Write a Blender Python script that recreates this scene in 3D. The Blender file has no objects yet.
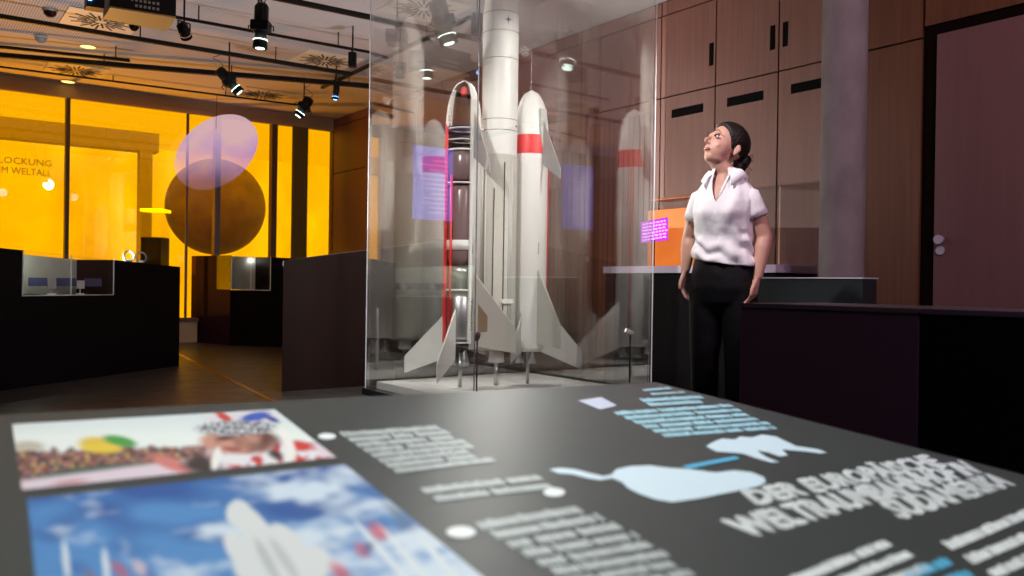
import bpy, bmesh, math, random
from mathutils import Vector, Matrix, Euler, noise
random.seed(7)
PI = math.pi
SC = bpy.context.scene
C = SC.collection
# ------------------------------------------------------------------ camera, world, exposure
YAW = math.radians(36.1); SN, CS = math.sin(YAW), math.cos(YAW)
CAMZ = 0.84; F = 845.0
PITCH = math.radians(-0.23); ROLL = math.radians(.85)
def W(x, d, z=0.0):
    """x right of the camera, d ahead of it, z up -> room coordinates"""
    return Vector((CS*x + SN*d, -SN*x + CS*d, z))
fwd = W(0, 1, 0); fwd = Vector((fwd.x*math.cos(PITCH), fwd.y*math.cos(PITCH), math.sin(PITCH)))
rgt0 = W(1, 0, 0); up0 = rgt0.cross(fwd)
rgt = rgt0*math.cos(ROLL) + up0*math.sin(ROLL)
up = up0*math.cos(ROLL) - rgt0*math.sin(ROLL)
CAMP = Vector((0, 0, CAMZ))
cd = bpy.data.cameras.new('camera'); cam = bpy.data.objects.new('camera', cd); C.objects.link(cam)
m3 = Matrix((rgt, up, -fwd)).transposed()
cam.matrix_world = Matrix.Translation(CAMP) @ m3.to_4x4()
cd.sensor_width = 36; cd.lens = 36*F/1024
cd.clip_start = 0.02; cd.clip_end = 200
cd.dof.use_dof = True; cd.dof.focus_distance = 5.4; cd.dof.aperture_fstop = 3.0
SC.camera = cam
vs = SC.view_settings
vs.view_transform = 'Standard'; vs.look = 'None'; vs.gamma = 1; vs.use_curve_mapping = False; vs.exposure = 0.0
SC.cycles.transparent_max_bounces = 32
SC.cycles.max_bounces = 8
SC.cycles.sample_clamp_indirect = 4
w = bpy.data.worlds.new('sky'); SC.world = w; w.use_nodes = True
nt = w.node_tree; bg = nt.nodes['Background']
tc = nt.nodes.new('ShaderNodeTexCoord'); sep = nt.nodes.new('ShaderNodeSeparateXYZ'); rp = nt.nodes.new('ShaderNodeValToRGB')
nt.links.new(tc.outputs['Generated'], sep.inputs[0]); nt.links.new(sep.outputs['Z'], rp.inputs[0]); nt.links.new(rp.outputs[0], bg.inputs[0])
rp.color_ramp.elements[0].color = (0.75, 0.78, 0.8, 1); rp.color_ramp.elements[1].color = (0.95, 0.97, 1, 1)
bg.inputs[1].default_value = 1.35
def ray(px, py):
    return (fwd + rgt*((px-512)/F) - up*((py-288)/F))
def onz(px, py, z):
    r = ray(px, py); return CAMP + r*((z-CAMZ)/r.z)
def atd(px, py, d):
    return CAMP + ray(px, py)*d
def light(name, kind, loc, target, energy, color, **k):
    d = bpy.data.lights.new(name, kind); d.energy = energy; d.color = color
    for a, b in k.items(): setattr(d, a, b)
    o = bpy.data.objects.new(name, d); C.objects.link(o); o.location = loc
    o.rotation_euler = (Vector(target)-Vector(loc)).to_track_quat('-Z', 'Y').to_euler()
    return o
WX, WY, CZ = 5.23, 11.7, 3.25           # wood wall, window wall, ceiling
LX, BY = -4.0, -3.5
RC = W(-0.108, 6.2)                      # rocket axis
light('window_portal', 'AREA', (2.45, WY+0.12, 1.7), (2.45, 0, 1.7), 1, (1, 1, 1), shape='RECTANGLE', size=5.6, size_y=2.8).data.cycles.is_portal = True
light('key_spot', 'SPOT', W(-1.6, 2.9, 3.1), (RC.x, RC.y, .75), 680, (1, 1, .95), spot_size=math.radians(52), spot_blend=.7, shadow_soft_size=.02)
light('side_spot', 'SPOT', (4.35, 2.3, 2.9), (RC.x, RC.y, 1.7), 450, (1, 1, .95), spot_size=math.radians(44), spot_blend=.5, shadow_soft_size=0)  # added to light the rocket side mirrored in the right pane
light('rear_top_spot', 'SPOT', (2.5, 7.4, 3.12), (RC.x, RC.y, .4), 420, (1, .98, .94), spot_size=math.radians(44), spot_blend=.5, shadow_soft_size=0)
light('second_key_spot', 'SPOT', W(1.5, 2.9, 3.1), (RC.x, RC.y, 1.5), 220, (1, 1, .95), spot_size=math.radians(44), spot_blend=.5, shadow_soft_size=.05)
light('visitor_spot', 'SPOT', W(-.35, 3.1, 3.1), W(1.03, 4.1, 1.25), 285, (1, .94, .93), spot_size=math.radians(26), spot_blend=.9, shadow_soft_size=.05)
light('wall_wash', 'SPOT', W(2.3, 1.9, 3.1), (WX, 4.3, 1.7), 100, (1, .66, .62), spot_size=math.radians(140), spot_blend=.6, shadow_soft_size=.12)
light('violet_wash', 'SPOT', W(2.0, 0.8, 2.9), W(2.7, 4.2, 0.5), 100, (.72, .52, 1), spot_size=math.radians(120), spot_blend=.8, shadow_soft_size=.1)
for up_, en_ in (((3.9, 6.62, 1.30), 58), (tuple(W(-3.75, 7.3, 1.12)), 62), (tuple(W(-1.2, -.4, .9)), 62)):
    light('ceiling_fill', 'SPOT', up_, (up_[0], up_[1], CZ), en_, (.93, .93, 1), spot_size=math.radians(140), spot_blend=.7, shadow_soft_size=.0)  # unseen upward spots added to brighten the ceiling
light('window_side_fill', 'SPOT', (1.5, 13.4, .2), (1.6, 9.2, CZ), 520, (1, .85, .7), spot_size=math.radians(110), spot_blend=.6, shadow_soft_size=.1)  # unseen spot added outside to warm the ceiling by the windows
light('table_spot', 'SPOT', W(-0.3, 1.6, 3.1), W(0.2, 1.2, 0.5), 285, (.92, 1, .98), spot_size=math.radians(70), spot_blend=.8, shadow_soft_size=.15)
light('rear_spot', 'SPOT', (1.6, 8.4, 1.0), (RC.x, RC.y, 1.95), 1500, (1, .98, .92), spot_size=math.radians(44), spot_blend=.5, shadow_soft_size=.0)  # unseen low lamp added to brighten the rocket's reflection in the glass
light('rear_spot', 'SPOT', (4.95, 6.6, 3.12), (RC.x, RC.y, 1.7), 420, (1, .98, .94), spot_size=math.radians(60), spot_blend=.5, shadow_soft_size=.05)
sun = light('sun', 'SUN', (0, 0, 12), (1.5, 6, 4), 3, (1, .97, .9), angle=.02)
# ------------------------------------------------------------------ materials
def mat(name, col, rough=.6, metal=0, emis=None, estr=1, bump=None, spec=.5, noise_=None, coat=0):
    m = bpy.data.materials.new(name); m.use_nodes = True; n = m.node_tree.nodes; l = m.node_tree.links
    p = n['Principled BSDF']
    p.inputs['Base Color'].default_value = (*col, 1); p.inputs['Roughness'].default_value = rough
    p.inputs['Metallic'].default_value = metal; p.inputs['Specular IOR Level'].default_value = spec
    p.inputs['Coat Weight'].default_value = coat
    if emis: p.inputs['Emission Color'].default_value = (*emis, 1); p.inputs['Emission Strength'].default_value = estr
    t = n.new('ShaderNodeTexCoord')
    if noise_:
        sc, amt, stretch = noise_
        mp = n.new('ShaderNodeMapping'); mp.inputs['Scale'].default_value = stretch; l.new(t.outputs['Object'], mp.inputs[0])
        nz = n.new('ShaderNodeTexNoise'); nz.inputs['Scale'].default_value = sc; nz.inputs['Detail'].default_value = 6; l.new(mp.outputs[0], nz.inputs[0])
        r = n.new('ShaderNodeValToRGB'); l.new(nz.outputs['Fac'], r.inputs[0])
        r.color_ramp.elements[0].position = .3; r.color_ramp.elements[1].position = .7
        r.color_ramp.elements[0].color = (*[c*(1-amt) for c in col], 1); r.color_ramp.elements[1].color = (*[min(1, c*(1+amt)) for c in col], 1)
        l.new(r.outputs[0], p.inputs['Base Color'])
    if bump:
        nz = n.new('ShaderNodeTexNoise'); nz.inputs['Scale'].default_value = bump[0]; l.new(t.outputs['Object'], nz.inputs[0])
        b = n.new('ShaderNodeBump'); b.inputs['Strength'].default_value = bump[1]; b.inputs['Distance'].default_value = .01
        l.new(nz.outputs['Fac'], b.inputs['Height']); l.new(b.outputs[0], p.inputs['Normal'])
    return m
def glass_mat(name, tint=(1, 1, 1), r0=.08, rough=0.0, gl=(1, 1, 1)):
    m = bpy.data.materials.new(name); m.use_nodes = True; n = m.node_tree.nodes; l = m.node_tree.links
    n.remove(n['Principled BSDF'])
    lw = n.new('ShaderNodeLayerWeight'); pw = n.new('ShaderNodeMath'); pw.operation = 'POWER'; pw.inputs[1].default_value = 5
    lw.inputs[0].default_value = .5
    l.new(lw.outputs['Facing'], pw.inputs[0])
    ma = n.new('ShaderNodeMath'); ma.operation = 'MULTIPLY_ADD'; ma.inputs[1].default_value = 1-r0; ma.inputs[2].default_value = r0
    l.new(pw.outputs[0], ma.inputs[0])
    tr = n.new('ShaderNodeBsdfTransparent'); tr.inputs[0].default_value = (*tint, 1)
    g = n.new('ShaderNodeBsdfGlossy'); g.inputs['Roughness'].default_value = rough; g.inputs[0].default_value = (*gl, 1)
    mx = n.new('ShaderNodeMixShader'); l.new(ma.outputs[0], mx.inputs[0]); l.new(tr.outputs[0], mx.inputs[1]); l.new(g.outputs[0], mx.inputs[2])
    l.new(mx.outputs[0], n['Material Output'].inputs[0])
    return m
def attr_mat(name, rough=.5):
    m = bpy.data.materials.new(name); m.use_nodes = True; n = m.node_tree.nodes; l = m.node_tree.links
    a = n.new('ShaderNodeAttribute'); a.attribute_name = 'print'
    l.new(a.outputs['Color'], n['Principled BSDF'].inputs['Base Color']); n['Principled BSDF'].inputs['Roughness'].default_value = rough
    return m
def ceiling_mat():
    m = mat('ribbed_ceiling', (.6, .56, .56), .75); n = m.node_tree.nodes; l = m.node_tree.links; p = n['Principled BSDF']
    t = n.new('ShaderNodeTexCoord'); wv = n.new('ShaderNodeTexWave'); wv.inputs['Scale'].default_value = 14; wv.bands_direction = 'X'
    l.new(t.outputs['Object'], wv.inputs[0])
    r = n.new('ShaderNodeValToRGB'); r.color_ramp.elements[0].color = (.38, .35, .35, 1); r.color_ramp.elements[1].color = (.66, .61, .61, 1)
    l.new(wv.outputs['Fac'], r.inputs[0]); l.new(r.outputs[0], p.inputs['Base Color'])
    return m
def floor_mat():
    m = mat('dark_stone', (.05, .045, .045), .32); n = m.node_tree.nodes; l = m.node_tree.links; p = n['Principled BSDF']
    t = n.new('ShaderNodeTexCoord'); br = n.new('ShaderNodeTexBrick'); br.offset = 0; br.inputs['Scale'].default_value = 1
    br.inputs['Brick Width'].default_value = 1.2; br.inputs['Row Height'].default_value = 1.2; br.inputs['Mortar Size'].default_value = .006
    br.inputs['Color1'].default_value = (.050, .043, .040, 1); br.inputs['Color2'].default_value = (.034, .03, .03, 1); br.inputs['Mortar'].default_value = (.015, .013, .013, 1)
    l.new(t.outputs['Object'], br.inputs[0]); l.new(br.outputs['Color'], p.inputs['Base Color'])
    nz = n.new('ShaderNodeTexNoise'); nz.inputs['Scale'].default_value = 5; l.new(t.outputs['Object'], nz.inputs[0])
    mr = n.new('ShaderNodeMapRange'); mr.inputs[3].default_value = .25; mr.inputs[4].default_value = .5; l.new(nz.outputs['Fac'], mr.inputs[0]); l.new(mr.outputs[0], p.inputs['Roughness'])
    return m
def wood_mat(name, col, amt=.22):
    return mat(name, col, .5, noise_=(3.0, amt, (14, 14, .5)))
M = dict(
    wood=wood_mat('reddish_wood_veneer', (.175, .072, .054), .12), wood_dark=wood_mat('brown_wood_veneer', (.15, .058, .025), .18),
    door=wood_mat('plum_door_veneer', (.20, .10, .095), .06),
    seam=mat('shadow_gap', (.008, .004, .003), .9, spec=.05), slot=mat('black_slot', (.003, .003, .003), .8, spec=.05),
    concrete=mat('concrete', (.30, .265, .265), .85, noise_=(9, .14, (1, 1, .6)), bump=(60, .15)),
    ceiling=ceiling_mat(), plaster=mat('plaster', (.66, .60, .52), .8), floor=floor_mat(), wall=mat('dark_wall', (.06, .05, .055), .8),
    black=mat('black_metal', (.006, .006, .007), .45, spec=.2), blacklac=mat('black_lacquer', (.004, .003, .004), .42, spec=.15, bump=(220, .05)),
    sheenlac=mat('black_lacquer_lit_plum', (.06, .036, .048), .5, spec=.2, bump=(260, .06)), brownlac=mat('dark_brown_lacquer', (.012, .005, .004), .5, spec=.1, bump=(260, .06)),  # plum counter lacquer: light on the black face put into its colour
    teal=mat('dark_slate_lacquer', (.018, .026, .028), .35),
    white=mat('white_model_paint', (.80, .79, .76), .38), offwhite=mat('warm_grey_tank_paint', (.50, .49, .43), .45), fin=mat('grey_white_fin_paint', (.47, .45, .41), .5),
    red=mat('red_paint', (.75, .025, .02), .4), line=mat('panel_line', (.08, .08, .09), .6), chrome=mat('polished_tank_metal', (.30, .29, .30), .28, 1),
    steel=mat('brushed_steel', (.55, .55, .55), .35, 1), inner=mat('cutaway_inside', (.10, .05, .055), .6), pink=mat('red_ball', (.8, .06, .08), .35),
    emblem=mat('blue_black_emblem', (.02, .03, .10), .5), bracket=mat('pale_bracket', (.55, .56, .52), .4), brownpatch=mat('cutaway_brown', (.22, .15, .09), .6),
    glass=glass_mat('clear_glass', (.99, .99, .985), .20), thin=glass_mat('vitrine_glass', (.97, .97, .97), .05), amber=glass_mat('amber_glass', (1.0, .65, .012), .03),
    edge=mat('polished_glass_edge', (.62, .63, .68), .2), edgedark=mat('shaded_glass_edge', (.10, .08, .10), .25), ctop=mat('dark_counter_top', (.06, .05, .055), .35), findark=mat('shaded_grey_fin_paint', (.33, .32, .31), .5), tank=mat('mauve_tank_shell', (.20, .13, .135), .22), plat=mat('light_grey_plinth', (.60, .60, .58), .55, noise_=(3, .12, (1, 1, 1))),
    frame=mat('dark_bronze_frame', (.10, .04, .012), .5), frameblue=mat('blue_grey_frame', (.09, .06, .05), .5), curtain=mat('olive_curtain', (.24, .15, .03), .9),
    sill=mat('sill_wood', (.42, .27, .14), .6), vent=mat('vent_plate', (.75, .68, .55), .5), ventslot=mat('vent_slot', (.02, .015, .01), .8),
    lamp=mat('lamp_lens', (.9, 1, .95), .2, emis=(.75, 1, .9), estr=6), down=mat('downlight_glow', (1, .9, .5), .3, emis=(1, .72, .2), estr=2.2), led=mat('blue_led', (.1, .3, 1), .3, emis=(.1, .35, 1), estr=9),
    bulb=mat('spot_glow', (1, .95, .85), .3, emis=(1, .95, .85), estr=5),
    gold=mat('tan_projector_base', (.42, .25, .07), .5), domered=mat('dark_dome', (.08, .03, .03), .2), silver=mat('grey_dome', (.45, .42, .42), .25),
    ball=mat('dark_globe', (.14, .10, .09), .9, noise_=(4, .35, (1, 1, 1))), pale=mat('pale_render', (.86, .84, .78), .9, noise_=(1.1, .25, (1, 1, .6))), ground=mat('paving', (.55, .55, .52), .9), beam=mat('outer_beam', (.34, .30, .25), .9),
    print_=attr_mat('printed_photograph', .55), tabletop=mat('dark_grey_laminate', (.046, .052, .051), .46, spec=.35), tableside=mat('table_body', (.03, .03, .033), .5),
    ink=mat('white_ink', (.88, .89, .90), .5), greyink=mat('grey_ink', (.50, .53, .53), .5), paleblue=mat('pale_blue_ink', (.70, .82, .92), .5), blueink=mat('blue_ink', (.10, .47, .75), .5), cyanink=mat('light_cyan_ink', (.42, .70, .82), .5),
    brass=mat('amber_floor_strip', (.70, .45, .10), .25, 1), lining=mat('vitrine_lining', (.42, .43, .38), .7), orange=mat('orange_reflection_glow', (.9, .35, .05), .5, emis=(1, .20, .02), estr=.42),
    magenta=mat('magenta_screen', (.5, .05, .7), .4, emis=(.62, .03, .95), estr=.9), mtext=mat('magenta_screen_text', (1, .6, 1), .4, emis=(1, .45, 1), estr=1.5),
    bluescreen=mat('blue_screen', (.2, .2, .9), .4, emis=(.16, .18, .95), estr=.9), btext=mat('blue_screen_marks', (.4, .35, .9), .4, emis=(.42, .36, .9), estr=.9),
    skin=mat('skin', (.56, .30, .22), .5, bump=(200, .03)), hair=mat('dark_hair', (.012, .007, .006), .5, bump=(90, .5), spec=.3), shirt=mat('white_polo', (.80, .78, .80), .85, bump=(22, .35)),
    trousers=mat('black_trousers', (.004, .004, .005), .6, bump=(14, .5), spec=.2), shoe=mat('black_shoe', (.01, .01, .01), .35), eye=mat('eye_white', (.75, .72, .70), .3), iris=mat('dark_iris', (.02, .01, .008), .2), lip=mat('lips', (.42, .13, .11), .45), brow=mat('eyebrow', (.03, .015, .01), .7),
    knob=mat('pale_lilac_metal', (.75, .72, .85), .3, .3), word=mat('amber_lettering', (.30, .16, .02), .7),
)
def light_patch_film():  # emission and fading opacity stand in for a lavender patch of light
    m = bpy.data.materials.new('lavender_light_film'); m.use_nodes = True; n = m.node_tree.nodes; l = m.node_tree.links
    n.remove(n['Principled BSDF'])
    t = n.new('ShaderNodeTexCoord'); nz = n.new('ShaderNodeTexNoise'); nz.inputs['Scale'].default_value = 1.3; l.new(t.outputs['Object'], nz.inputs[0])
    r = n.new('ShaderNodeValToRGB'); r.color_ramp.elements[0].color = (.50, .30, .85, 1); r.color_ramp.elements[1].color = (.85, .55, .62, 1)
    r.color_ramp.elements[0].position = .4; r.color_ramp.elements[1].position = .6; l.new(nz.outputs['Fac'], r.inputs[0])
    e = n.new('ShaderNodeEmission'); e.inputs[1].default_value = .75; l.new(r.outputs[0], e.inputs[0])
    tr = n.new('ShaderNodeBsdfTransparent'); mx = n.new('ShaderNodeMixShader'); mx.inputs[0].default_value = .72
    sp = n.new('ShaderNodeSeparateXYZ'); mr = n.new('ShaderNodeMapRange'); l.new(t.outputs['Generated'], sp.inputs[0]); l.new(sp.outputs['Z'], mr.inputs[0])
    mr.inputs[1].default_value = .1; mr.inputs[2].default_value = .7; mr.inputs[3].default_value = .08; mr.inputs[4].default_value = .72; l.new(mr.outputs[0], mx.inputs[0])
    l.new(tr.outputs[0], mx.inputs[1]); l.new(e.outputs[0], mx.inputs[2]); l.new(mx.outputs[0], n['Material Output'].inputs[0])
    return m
M['film'] = light_patch_film()
# ------------------------------------------------------------------ mesh helpers
class MB:
    def __init__(s): s.v = []; s.f = []; s.sm = []; s.mi = []; s.cur = 0
    def add(s, vs, fs, smooth=False):
        b = len(s.v); s.v += [Vector(x) for x in vs]
        for f in fs: s.f.append([i+b for i in f]); s.sm.append(smooth); s.mi.append(s.cur)
        return s
    def box(s, lo, hi, m=None):
        x0, y0, z0 = lo; x1, y1, z1 = hi
        vs = [Vector(p) for p in ((x0,y0,z0),(x1,y0,z0),(x1,y1,z0),(x0,y1,z0),(x0,y0,z1),(x1,y0,z1),(x1,y1,z1),(x0,y1,z1))]
        if m: vs = [m @ p for p in vs]
        return s.add(vs, [(0,3,2,1),(4,5,6,7),(0,1,5,4),(1,2,6,5),(2,3,7,6),(3,0,4,7)])
    def prism(s, pts, off):
        """polygon pts (3D) extruded by vector off"""
        n = len(pts); off = Vector(off); vs = [Vector(p) for p in pts]+[Vector(p)+off for p in pts]
        return s.add(vs, [tuple(range(n))[::-1], tuple(range(n, 2*n))]+[(i, (i+1)%n, (i+1)%n+n, i+n) for i in range(n)])
    def foot(s, pts, z0, tops):
        n = len(pts); vs = [Vector((p[0], p[1], z0)) for p in pts]+[Vector((p[0], p[1], t)) for p, t in zip(pts, tops)]
        return s.add(vs, [tuple(range(n))[::-1], tuple(range(n, 2*n))]+[(i, (i+1)%n, (i+1)%n+n, i+n) for i in range(n)])
    def tube(s, pts, rad, n=12, cap=True, ell=1.0, up_=(0, 0, 1)):
        pts = [Vector(p) for p in pts]
        if not hasattr(rad, '__len__'): rad = [rad]*len(pts)
        rings = []; u = None
        for i, p in enumerate(pts):
            t = (pts[min(i+1, len(pts)-1)]-pts[max(i-1, 0)]).normalized()
            if u is None:
                a = Vector(up_)
                if abs(t.dot(a)) > .95: a = Vector((0, 1, 0))
                u = (a-t*a.dot(t)).normalized()
            else: u = (u-t*u.dot(t)).normalized()
            v = t.cross(u)
            rr = rad[i]; rx, ry = (rr if hasattr(rr, '__len__') else (rr, rr*ell))
            rings.append([p+u*math.cos(2*PI*k/n)*rx+v*math.sin(2*PI*k/n)*ry for k in range(n)])
        return s.loft(rings, cap)
    def loft(s, rings, cap=True, smooth=True):
        n = len(rings[0]); b = len(s.v); s.v += [Vector(p) for r in rings for p in r]
        for i in range(len(rings)-1):
            for k in range(n):
                s.f.append([b+i*n+k, b+i*n+(k+1)%n, b+(i+1)*n+(k+1)%n, b+(i+1)*n+k]); s.sm.append(smooth); s.mi.append(s.cur)
        if cap:
            s.f.append([b+k for k in range(n)][::-1]); s.sm.append(False); s.mi.append(s.cur)
            s.f.append([b+(len(rings)-1)*n+k for k in range(n)]); s.sm.append(False); s.mi.append(s.cur)
        return s
    def lathe(s, prof, c=(0, 0, 0), n=48, a0=0, a1=2*PI, closed=None):
        full = abs(a1-a0-2*PI) < 1e-4; m = n if full else n+1; c = Vector(c)
        b = len(s.v); P = len(prof)
        for r, z in prof:
            for k in range(m):
                a = a0+(a1-a0)*k/n; s.v.append(c+Vector((r*math.cos(a), r*math.sin(a), z)))
        L = P if closed else P-1
        for i in range(L):
            j = (i+1) % P
            for k in range(n):
                k2 = (k+1) % m
                s.f.append([b+i*m+k, b+i*m+k2, b+j*m+k2, b+j*m+k]); s.sm.append(True); s.mi.append(s.cur)
        if closed and not full:
            s.f.append([b+i*m for i in range(P)]); s.f.append([b+i*m+n for i in range(P)][::-1])
            s.sm += [False, False]; s.mi += [s.cur, s.cur]
        return s
    def ball(s, c, r, n=16, m=10, mt=None):
        c = Vector(c); rx, ry, rz = r if hasattr(r, '__len__') else (r, r, r)
        rings = []
        for i in range(1, m):
            t = PI*i/m
            rings.append([Vector((rx*math.sin(t)*math.cos(2*PI*k/n), ry*math.sin(t)*math.sin(2*PI*k/n), -rz*math.cos(t))) for k in range(n)])
        vs = [q for g in rings for q in g]+[Vector((0, 0, -rz)), Vector((0, 0, rz))]
        if mt: vs = [mt @ q for q in vs]
        vs = [q+c for q in vs]
        fs = []
        for i in range(m-2):
            for k in range(n): fs.append((i*n+k, i*n+(k+1)%n, (i+1)*n+(k+1)%n, (i+1)*n+k))
        B, T = (m-1)*n, (m-1)*n+1
        for k in range(n): fs.append((B, (k+1)%n, k)); fs.append((T, (m-2)*n+k, (m-2)*n+(k+1)%n))
        return s.add(vs, fs, True)
    def build(s, name, mats, parent=None, world=False, auto=True, bevel=0, recalc=True):
        me = bpy.data.meshes.new(name)
        vs = s.v
        if world and parent is not None:
            r = parent
            while r.parent: r = r.parent
            im = r.matrix_basis.inverted(); vs = [im @ q for q in vs]
        me.from_pydata([tuple(q) for q in vs], [], s.f)
        if not isinstance(mats, (list, tuple)): mats = [mats]
        for q in mats: me.materials.append(q)
        me.polygons.foreach_set('material_index', s.mi)
        me.polygons.foreach_set('use_smooth', s.sm)
        if recalc:
            bm = bmesh.new(); bm.from_mesh(me); bmesh.ops.recalc_face_normals(bm, faces=bm.faces); bm.to_mesh(me); bm.free()
        o = bpy.data.objects.new(name, me); C.objects.link(o)
        if parent is not None: o.parent = parent
        if bevel:
            b = o.modifiers.new('bevel', 'BEVEL'); b.width = bevel; b.segments = 2; b.limit_method = 'ANGLE'
        return o
def tag(o, label, cat, group=None, kind=None):
    o['label'] = label; o['category'] = cat
    if group: o['group'] = group
    if kind: o['kind'] = kind
    return o
def empty(name, loc, label, cat, rz=0, group=None):
    o = bpy.data.objects.new(name, None); C.objects.link(o); o.matrix_basis = Matrix.Translation(Vector(loc)) @ Matrix.Rotation(rz, 4, 'Z')
    return tag(o, label, cat, group)
def struct(name, mb, m, label, cat, **k):
    o = mb.build(name, m, **k); o['kind'] = 'structure'; return tag(o, label, cat, kind='structure')
def B(lo, hi): return MB().box(lo, hi)
# ------------------------------------------------------------------ room shell
struct('floor', B((LX-.2, BY-.2, -.1), (WX+.2, WY+.1, 0)), M['floor'], 'dark stone tiled gallery floor', 'floor')
struct('ceiling', B((LX-.2, BY-.2, CZ), (WX+.2, WY-2.1, CZ+.1)), M['ceiling'], 'grey finely ribbed gallery ceiling', 'ceiling')
struct('ceiling', B((LX-.2, WY-2.1, CZ-.005), (WX+.2, WY+.1, CZ+.1)), M['plaster'], 'smooth plaster ceiling strip before the amber windows', 'ceiling')
struct('wall_left', B((LX-.2, BY, 0), (LX, WY, CZ)), M['wall'], 'dark side wall left of the picture', 'wall')
struct('wall_back', B((LX, BY-.2, 0), (WX, BY, CZ)), M['wall'], 'dark wall behind the viewer', 'wall')
# window wall
ZB, ZT = .33, 3.08
wl = MB().box((LX, WY, 0), (WX+.2, WY+.12, ZB)).box((LX, WY, ZT), (WX+.2, WY+.12, CZ)).box((LX, WY, ZB), (-.3, WY+.12, ZT))
struct('wall_far', wl, M['sill'], 'parapet and lintel of the amber window wall', 'wall')
struct('trim_1', B((-.3, WY-.03, ZB-.05), (WX, WY+.01, ZB)), M['frame'], 'dark sill rail under the amber windows', 'sill')
struct('trim_2', B((-.3, WY-.04, ZT-.02), (WX, WY+.02, ZT+.03)), M['sill'], 'slim top rail over the amber windows', 'rail')
edges = [-.3, 1.70, 3.53, 4.32, WX]
mw = [.045, .045, .075, .08, .03]
for i in range(4):
    a, b = edges[i]+mw[i]/2, edges[i+1]-mw[i+1]/2
    win = B((a, WY+.03, ZB), (b, WY+.045, ZT)).build('window_%d' % (i+1), M['amber'])
    win['kind'] = 'structure'
    tag(win, ['amber glass pane at the left picture edge carrying faint lettering', 'wide amber glass pane before the small outer vitrine', 'amber glass pane in front of the dark globe', 'amber glass pane beside the wood wall corner'][i], 'window', kind='structure')
    f = MB().box((edges[i]-mw[i]/2, WY-.03, ZB), (edges[i]+mw[i]/2, WY+.09, ZT))
    if i == 1: f.box((3.12, WY-.0, ZB), (3.15, WY+.03, ZT))
    f.build('window_frame', M['frameblue' if i == 2 else 'frame'], win)
B((WX-.03, WY-.03, ZB), (WX, WY+.09, ZT)).build('window_frame', M['frame'], win)
cu = MB(); n = 26
pts = []
for k in range(n+1):
    x = 4.56+.24*k/n; pts.append((x, WY-.07+.018*math.sin(k*1.7)))
cu.add([(x, y, z) for z in (ZB-.1, ZT-.02) for x, y in pts]+[(x, y+.012, z) for z in (ZB-.1, ZT-.02) for x, y in pts],
       [(k, k+1, n+2+k, n+1+k) for k in range(n)]+[(2*(n+1)+k, 2*(n+1)+n+1+k, 2*(n+1)+n+2+k, 2*(n+1)+k+1) for k in range(n)], True)
tag(cu.build('curtain', M['curtain']), 'narrow olive curtain hanging before the amber window near the wall corner', 'curtain')
def text_mesh(s, font_size=1.0):
    cu_ = bpy.data.curves.new('t', 'FONT'); cu_.body = s; cu_.size = font_size; cu_.resolution_u = 2
    o = bpy.data.objects.new('t', cu_); C.objects.link(o)
    dg = bpy.context.evaluated_depsgraph_get(); me = bpy.data.meshes.new_from_object(o.evaluated_get(dg))
    vs_ = [v.co.copy() for v in me.vertices]; fs = [list(p.vertices) for p in me.polygons]
    bpy.data.objects.remove(o); bpy.data.curves.remove(cu_); bpy.data.meshes.remove(me)
    return vs_, fs
# lettering on the pane
wv = bpy.data.objects['window_1']
lt = MB()
for s, x0, x1, z0, z1 in (('VERBLOCKUNG', .70, 1.53, 2.20, 2.28), ('IM WELTALL', .98, 1.53, 2.08, 2.16)):
    vv, ff = text_mesh(s); mx0 = min(v.x for v in vv); mx1 = max(v.x for v in vv); my0 = min(v.y for v in vv); my1 = max(v.y for v in vv)
    lt.add([(x0+(v.x-mx0)/(mx1-mx0)*(x1-x0), WY+.026, z0+(v.y-my0)/(my1-my0)*(z1-z0)) for v in vv], ff)
lt.build('lettering', M['word'], wv)
# wood wall
wb = MB().box((WX, BY, 0), (WX+.2, WY, CZ))
struct('wall_right', wb, M['seam'], 'long wood panelled wall with black shadow gaps', 'wall')
def panel(y0, y1, z0, z1, m, nm='wall_panel', g=.006, lab=None):
    o = B((WX-.022, y0+g, z0+g), (WX-.001, y1-g, z1-g)).build(nm, m, bevel=.001); return o
wall = bpy.data.objects['wall_right']
ys = [11.68, 10.4, 9.2, 8.0, 7.04, 6.08, 5.05, 4.46, 3.87, 3.28, 2.79]
for a, b in zip(ys[1:], ys[:-1]):
    mm = M['wood'] if a > 3.0 else M['wood_dark']
    for z0, z1 in ((3.12, CZ-.01), (2.43, 3.12), (0.0, 2.43)):
        if a == 6.08 and z0 == 0: continue
        if (a, b) == (5.05, 6.08) and z0 == 0.0:
            continue
        panel(a, b, z0, z1, mm).parent = wall
# acoustic grille of vertical slats
for (a, b) in ((5.05, 6.08), (6.08, 7.04)):
    g = MB(); k = a+.006
    g.box((WX-.022, k, .006), (WX-.001, a+.11, 2.424)); k = a+.125
    while k < b-.13:
        g.box((WX-.022, k, .2), (WX-.001, k+.052, 2.32)); k += .064
    g.box((WX-.022, k, .006), (WX-.001, b-.006, 2.424)); g.box((WX-.022, a+.11, .006), (WX-.001, b-.11, .19)); g.box((WX-.022, a+.11, 2.33), (WX-.001, b-.11, 2.424))
    g.build('slatted_panel', M['wood'], wall)
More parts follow.
